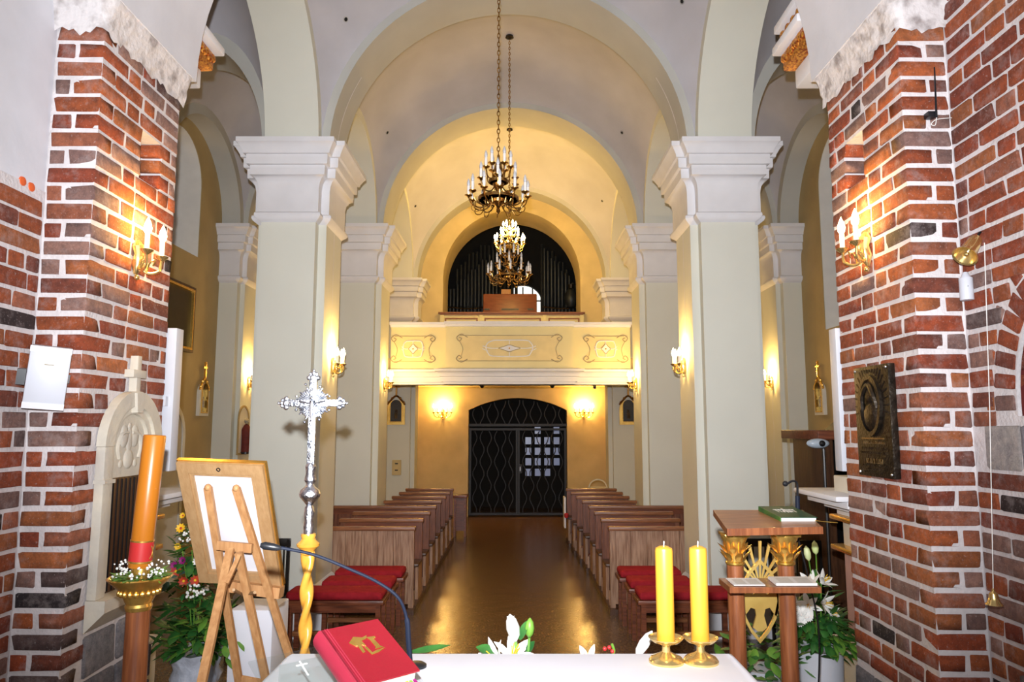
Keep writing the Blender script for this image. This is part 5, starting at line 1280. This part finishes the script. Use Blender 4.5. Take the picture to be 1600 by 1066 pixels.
station((2.36, 14.70, 2.12), (1, 0, 0), (0, -1, 0), .36, .50, 'dark station picture with gilt crest under the gallery, right of the door', True)
t = thing('oil_painting', 'large dark oil painting in a thin gilt frame on the left aisle wall', 'painting', (-4.40, 9.4, 3.08))
rc = lambda g: [(8.9+g, 3.08+g), (9.86-g, 3.08+g), (9.86-g, 3.98-g), (8.9+g, 3.98-g)]
MB().ring(rc(0), rc(.05), (-4.40, 0, 0), uY, vZ, nX, .06).build('frame', M['darkwood'], t); MB().ring(rc(.035), rc(.065), (-4.40, 0, 0), uY, vZ, nX, .065).build('gilt_slip', M['gold'], t)
MB().extr(rc(.04), (-4.40, 0, 0), uY, vZ, nX, .03).build('canvas', M['oil'], t)
d = struct(MB().extr([(8.9, 0), (9.83, 0), (9.83, 1.95)]+arc(9.365, 1.95, .465, 0, 180, 16)[1:-1]+[(8.9, 1.95)], (-4.40, 0, 0), uY, vZ, nX, .03), 'door_1', M['splay'], 'pale arched side door in the left aisle')
MB().ring([(8.95, .05), (9.78, .05), (9.78, 1.95)]+arc(9.365, 1.95, .415, 0, 180, 16)[1:-1]+[(8.95, 1.95)], [(9.0, .1), (9.73, .1), (9.73, 1.95)]+arc(9.365, 1.95, .365, 0, 180, 16)[1:-1]+[(9.0, 1.95)], (-4.37, 0, 0), uY, vZ, nX, .015).build('door_moulding', M['splay'], d)
# statue niche on the outer pilaster
t = thing('statue_niche', 'small arched niche with dark red robed figurine below the left aisle sconce', 'niche', (-4.05, 11.02, 1.66))
pn = lambda a, b: [(-a, b), (a, b)]+arc(0, .52, a, 0, 180, 12)
MB().ring(pn(.22, 0), pn(.19, .03), (-4.05, 11.02, 1.66), uY, vZ, nX, .02).build('frame', M['wall'], t)
MB().extr(pn(.20, .02), (-4.05, 11.02, 1.66), uY, vZ, nX, .006).build('recess', M['splay'], t)
MB().lathe([(.07, 0), (.065, .2), (.075, .34), (.03, .42), (.001, .43)], (-3.99, 11.02, 1.69), 12).build('robe', M['robe'], t); MB().sph((-3.99, 11.02, 2.16), .04, 10, 8).build('head', M['skin'], t); MB().lathe([(.08, -.01), (.08, .02), (.001, .02)], (-3.99, 11.02, 1.68), 12).build('plinth', M['black'], t)
# electrical box under the gallery
c = at(620, 730, 14.7); t = thing('electrical_box', 'beige switch box low on the pilaster left of the gate', 'switch box', (c.x, 14.68, c.z-.16))
MB().cbox(c.x-.09, c.x+.09, 14.65, 14.70, c.z-.16, c.z+.14, .01).build('cover', M['west'], t)
for z in (.07, -.06): MB().box(c.x-.03, c.x+.03, 14.645, 14.652, c.z+z-.012, c.z+z+.012).build('switch', M['black'], t)
# items by the last right pew
tb = thing('cloth_table', 'white cloth topped table just behind the last right pew', 'table', (1.5, 14.0, 0))
MB().cbox(1.05, 1.95, 13.75, 14.25, .855, .875, .005).build('cloth_top', M['cloth'], tb)
for qx in (1.10, 1.86):
    for qy in (13.8, 14.15): MB().box(qx, qx+.04, qy, qy+.04, 0, .855).build('leg', M['redwood'], tb)
c = at(935, 763, 13.9); t = thing('wicker_basket', 'pale basket with round handle on the table behind the last right pew', 'basket', (c.x, 13.98, .875))
MB().lathe([(.14, 0), (.20, .05), (.21, .06), (.19, .06), (.13, .02), (.001, .02)], t.location, 18).build('bowl', M['foamwhite'], t)
hz = c.z+.02
MB().tube([(c.x+.17*math.cos(a), 13.98, .92+.16*math.sin(a)) for a in [PI*i/14 for i in range(15)]], .014, 7).build('handle', M['foamwhite'], t)
c = at(883, 792, 13.1); t = thing('white_banner_roll', 'narrow white cloth hanging on the aisle end of a far right pew', 'cloth', (c.x, 13.1, .35))
MB().cbox(c.x-.03, c.x+.0, 12.9, 13.2, .32, .85, .01).build('cloth', M['cloth'], t)
c = at(885, 806, 12.9); t = thing('red_votive_lamp', 'tiny red votive lamp on the aisle end of a far right pew', 'lamp', c-Vector((0, 0, .04)))
MB().lathe([(.025, 0), (.04, .03), (.04, .07), (.025, .085), (.001, .085)], t.location, 12).build('glass', M['redwax'], t); MB().box(c.x-.01, c.x+.05, 12.89, 12.91, c.z-.05, c.z-.03).build('holder', M['iron'], t)
c = at(720, 790, 14.2); t = thing('collection_stand', 'narrow dark wooden stand behind the last left pew near the gate', 'stand', (c.x, 14.2, 0))
[MB().box(c.x+q, c.x+q+.04, 14.1, 14.3, 0, .75).build('leg', M['redwood'], t) for q in (-.13, .07)]; MB().cbox(c.x-.15, c.x+.13, 14.05, 14.35, .73, .78, .008).build('top', M['redwood'], t); MB().box(c.x-.12, c.x+.1, 14.18, 14.22, .1, .73).build('panel', M['redwood'], t)
# dark vent holes in the vaults
def on_vault(px, py, cy, b):
    for i in range(4000):
        Y = 4.6+i*.0025; p = at(px, py, Y)
        if abs(p.x) < 2.05 and abs(Y-cy) < b:
            z = ZS+math.sqrt(max(0, 2.055**2-p.x**2+b*b-(Y-cy)**2))
            if p.z >= z: return p, Vector((-p.x, -(Y-cy), -(z-ZS))).normalized()
for px, py, cy, b, lab in ((540, 30, 6.06, 1.56, 'dark round hole in the near vault, upper left'), (1066, 2, 6.06, 1.56, 'dark round hole in the near vault, upper right'), (605, 207, 9.575, 1.295, 'tiny dark hole low in the middle vault, left'), (972, 207, 9.575, 1.295, 'tiny dark hole low in the middle vault, right'), (649, 322, 13.2, 1.62, 'tiny dark hole in the yellow vault, left'), (941, 314, 13.2, 1.62, 'tiny dark hole in the yellow vault, right')):
    r = on_vault(px, py, cy, b)
    if not r: continue
    p, nn = r; Q = nn.to_track_quat('Z', 'Y').to_matrix()
    t = thing('vault_vent', lab, 'vent', p, 'vent holes in the vaults')
    MB().lathe([(.030, -.01), (.032, .006), (.022, .008), (.022, -.01)], p, 12, M=Q).build('rim', M['stone'], t); MB().lathe([(.001, .004), (.023, .004), (.023, -.02), (.001, -.02)][::-1], p, 12, M=Q).build('hole', M['dark'], t)

# ================================================================== FLOWER POTS BY THE PIERS
lx = at(308, 1000, 4.72).x
t = thing('flower_pot_left', 'foil-wrapped pot of mixed bright flowers behind the easel', 'flower pot', (lx, 4.72, .42)); t.name = 'flower_pot'
rnd = random.Random(21); mb = MB(); ns, pr = 28, [(.10, 0), (.13, .05), (.15, .12), (.125, .17), (.16, .24), (.17, .27), (.14, .26)]
mb.lathe(pr, t.location, ns)
for q in mb.v:
    a = math.atan2(q.y-4.72, q.x-lx); k = 1+.07*math.sin(a*9+q.z*20)+rnd.uniform(-.04, .04); q.x = lx+(q.x-lx)*k; q.y = 4.72+(q.y-4.72)*k
mb.build('foil_wrap', M['wrap'], t, 60)
C = Vector((lx, 4.72, .68))
foliage(t, C, .20, .30, 260, 'leaf', 31, (.07, .13)); foliage(t, C+Vector((-.03, 0, .28)), .13, .50, 200, 'leaf', 32, (.05, .11)); foliage(t, C+Vector((.12, -.06, .0)), .22, .26, 130, 'leaf2', 33, (.06, .11))
foliage(t, at(265, 915, 4.60), .07, .08, 16, 'bluegreen', 34, (.07, .10), .8)
FY = 4.56
for px, py, r, m, cc in ((283, 826, .034, 'petaly', 'petalr'), (279, 854, .028, 'petaly', 'goldpaint'), (286, 806, .022, 'petaly', 'petalr'), (275, 893, .038, 'petalr', 'petaly'), (287, 908, .036, 'petalr', 'petaly'), (305, 907, .036, 'petalr', 'petaly'), (273, 884, .030, 'petalm', 'black'), (309, 877, .032, 'petal', 'black'), (286, 876, .03, 'petalm', 'black')):
    daisy(t, at(px, py, FY), (rnd.uniform(-.2, .5), -1, rnd.uniform(-.1, .4)), r, m, cc)
mb = MB()
for k in range(60):
    px, py = rnd.choice(((303, 918), (310, 925), (300, 930), (352, 930), (322, 920), (288, 842), (296, 835)))
    mb.sph(at(px+rnd.uniform(-9, 9), py+rnd.uniform(-4, 4), FY+rnd.uniform(-.03, .03)), rnd.uniform(.005, .010), 6, 4)
mb.build('white_blossoms', M['petal'], t, 60, kind='stuff')
for px, py in ((316, 890), (300, 860), (285, 860)): stem(t, C+Vector((0, -.05, 0)), at(px, py, FY+.02), .003, 'leaf2')
rx = at(1278, 1010, 4.70).x
t = thing('flower_pot', 'white pot of white lilies with green leaves behind the reading desk', 'flower pot', (rx, 4.72, .42))
mb = MB().lathe([(.12, 0), (.135, .08), (.15, .10), (.155, .28), (.150, .285), (.14, .28), (.001, .25)], t.location, 28)
mb.build('pot', M['pot'], t)
C = Vector((rx, 4.72, .68)); foliage(t, C, .17, .26, 230, 'leaf', 41, (.08, .14), .42); foliage(t, C+Vector((.06, -.05, .02)), .18, .12, 60, 'leaf2', 42, (.08, .13), .35); foliage(t, C+Vector((0, 0, .26)), .07, .18, 36, 'leaf', 43, (.08, .13), .4)
FY = 4.62
for px, py, d, s in ((1262, 945, (-.3, -1, .1), .10), (1245, 947, (-.8, -.7, .1), .09), (1283, 942, (.7, -.7, .0), .10), (1268, 915, (-.5, -.4, .9), .10), (1283, 912, (.6, -.5, .8), .10), (1296, 958, (.6, -.8, 0), .07)):
    p = at(px, py, FY); lily(t, p, d, s); stem(t, C, p, .004, 'leaf2')
for px, py, qx, qy in ((1264, 877, 1259, 853), (1275, 867, 1272, 845)):
    a, b = at(px, py, FY), at(qx, qy, FY); bud(t, a, b-a, (b-a).length, .022); stem(t, C+Vector((0, 0, .2)), a, .004, 'leaf2')
for k, (px, py) in enumerate(((1250, 950), (1258, 958), (1246, 962), (1254, 968), (1262, 964), (1248, 972))):
    daisy(t, at(px, py, FY-.04), (rnd.uniform(-.4, .4), -1, .2), .034, 'petal', 'petal', 12, 'carnation')
# ivy trailing between the desk columns and under the easel
t = thing('trailing_ivy', 'low trailing ivy on the step behind the dove emblem', 'plant', at(1190, 1000, 4.85)); t.location.z = .42
foliage(t, (at(1190, 1000, 4.75).x, 4.72, .44), .22, .36, 70, 'leaf2', 51, (.07, .12), .8); foliage(t, (at(1190, 1000, 4.75).x, 4.72, .44), .2, .3, 60, 'leaf', 52, (.06, .10), .8)
MB().lathe([(.10, 0), (.13, .12), (.12, .12), (.001, .10)], t.location, 16).build('pot', M['pot'], t)
# small table under a white lace cloth
a, b = at(372, 945, 4.70), at(438, 945, 4.70)
t = thing('lace_cloth_table', 'small low table under a white lace-edged cloth behind the easel', 'table', ((a.x+b.x)/2, 4.72, .42))
zt_ = a.z
MB().box(a.x+.03, b.x-.03, 4.62, 4.84, .42, zt_-.02).build('stand', M['pine'], t)
MB().cbox(a.x, b.x, 4.56, 4.88, .46, zt_, .012).build('cloth', M['cloth'], t)
mb = MB()
for k in range(16):
    for q in ((a.x+(b.x-a.x)*(k+.5)/16, 4.556), (b.x+.004, 4.56+.32*(k+.5)/16)): mb.sph((q[0], q[1], .455), .012, 6, 5, sy=.5)
mb.build('lace_edge', M['cloth'], t, kind='stuff')

# ================================================================== PALE FILLER STREAKS ON THE PAINTWORK
def streak(pts, wv, nn, owner, seed):
    """ragged strip of filler on a surface; wv across, nn out"""
    rnd = random.Random(seed); vs = []; wv, nn = Vector(wv), Vector(nn)
    for p in pts:
        w = .012*rnd.uniform(.5, 1.3); q = Vector(p)+wv*rnd.uniform(-.004, .004)+nn*.002; vs += [q-wv*w, q+wv*w]
    MB().add(vs, [(2*i, 2*i+1, 2*i+3, 2*i+2) for i in range(len(pts)-1)]).build('filler_streak', M['white'], owner)
byl = {o.get('label'): o for o in bpy.data.objects}
for sg, side in LR:
    o = byl['tall white pillar nearest the altar, %s of the aisle, flash-lit' % side]
    streak([(sg*A, 7.95, 2.75+1.48*i/24) for i in range(25)], (0, 1, 0), (-sg, 0, 0), o, 3+sg)
    o = byl['pilaster on the outer %s aisle wall beside the lit sconce' % side]
    if sg > 0: streak([(sg*4.05, 11.2+.02*math.sin(i), .9+1.6*i/24) for i in range(25)], (0, 1, 0), (-sg, 0, 0), o, 9)
    o = bpy.data.objects['ceiling_arch_1']
    pts = [(sg*A*math.cos(math.radians(q)), 7.93, ZS+A*math.sin(math.radians(q))) for q in range(2, 32, 2)]
    rr = random.Random(4); vs = []
    for (x, y, z) in pts:
        w = .012*rr.uniform(.6, 1.2); k = .998; vs += [(x*k, y-w, ZS+(z-ZS)*k), (x*k, y+w, ZS+(z-ZS)*k)]
    MB().add(vs, [(2*i, 2*i+1, 2*i+3, 2*i+2) for i in range(len(pts)-1)]).build('filler_streak', M['white'], o)
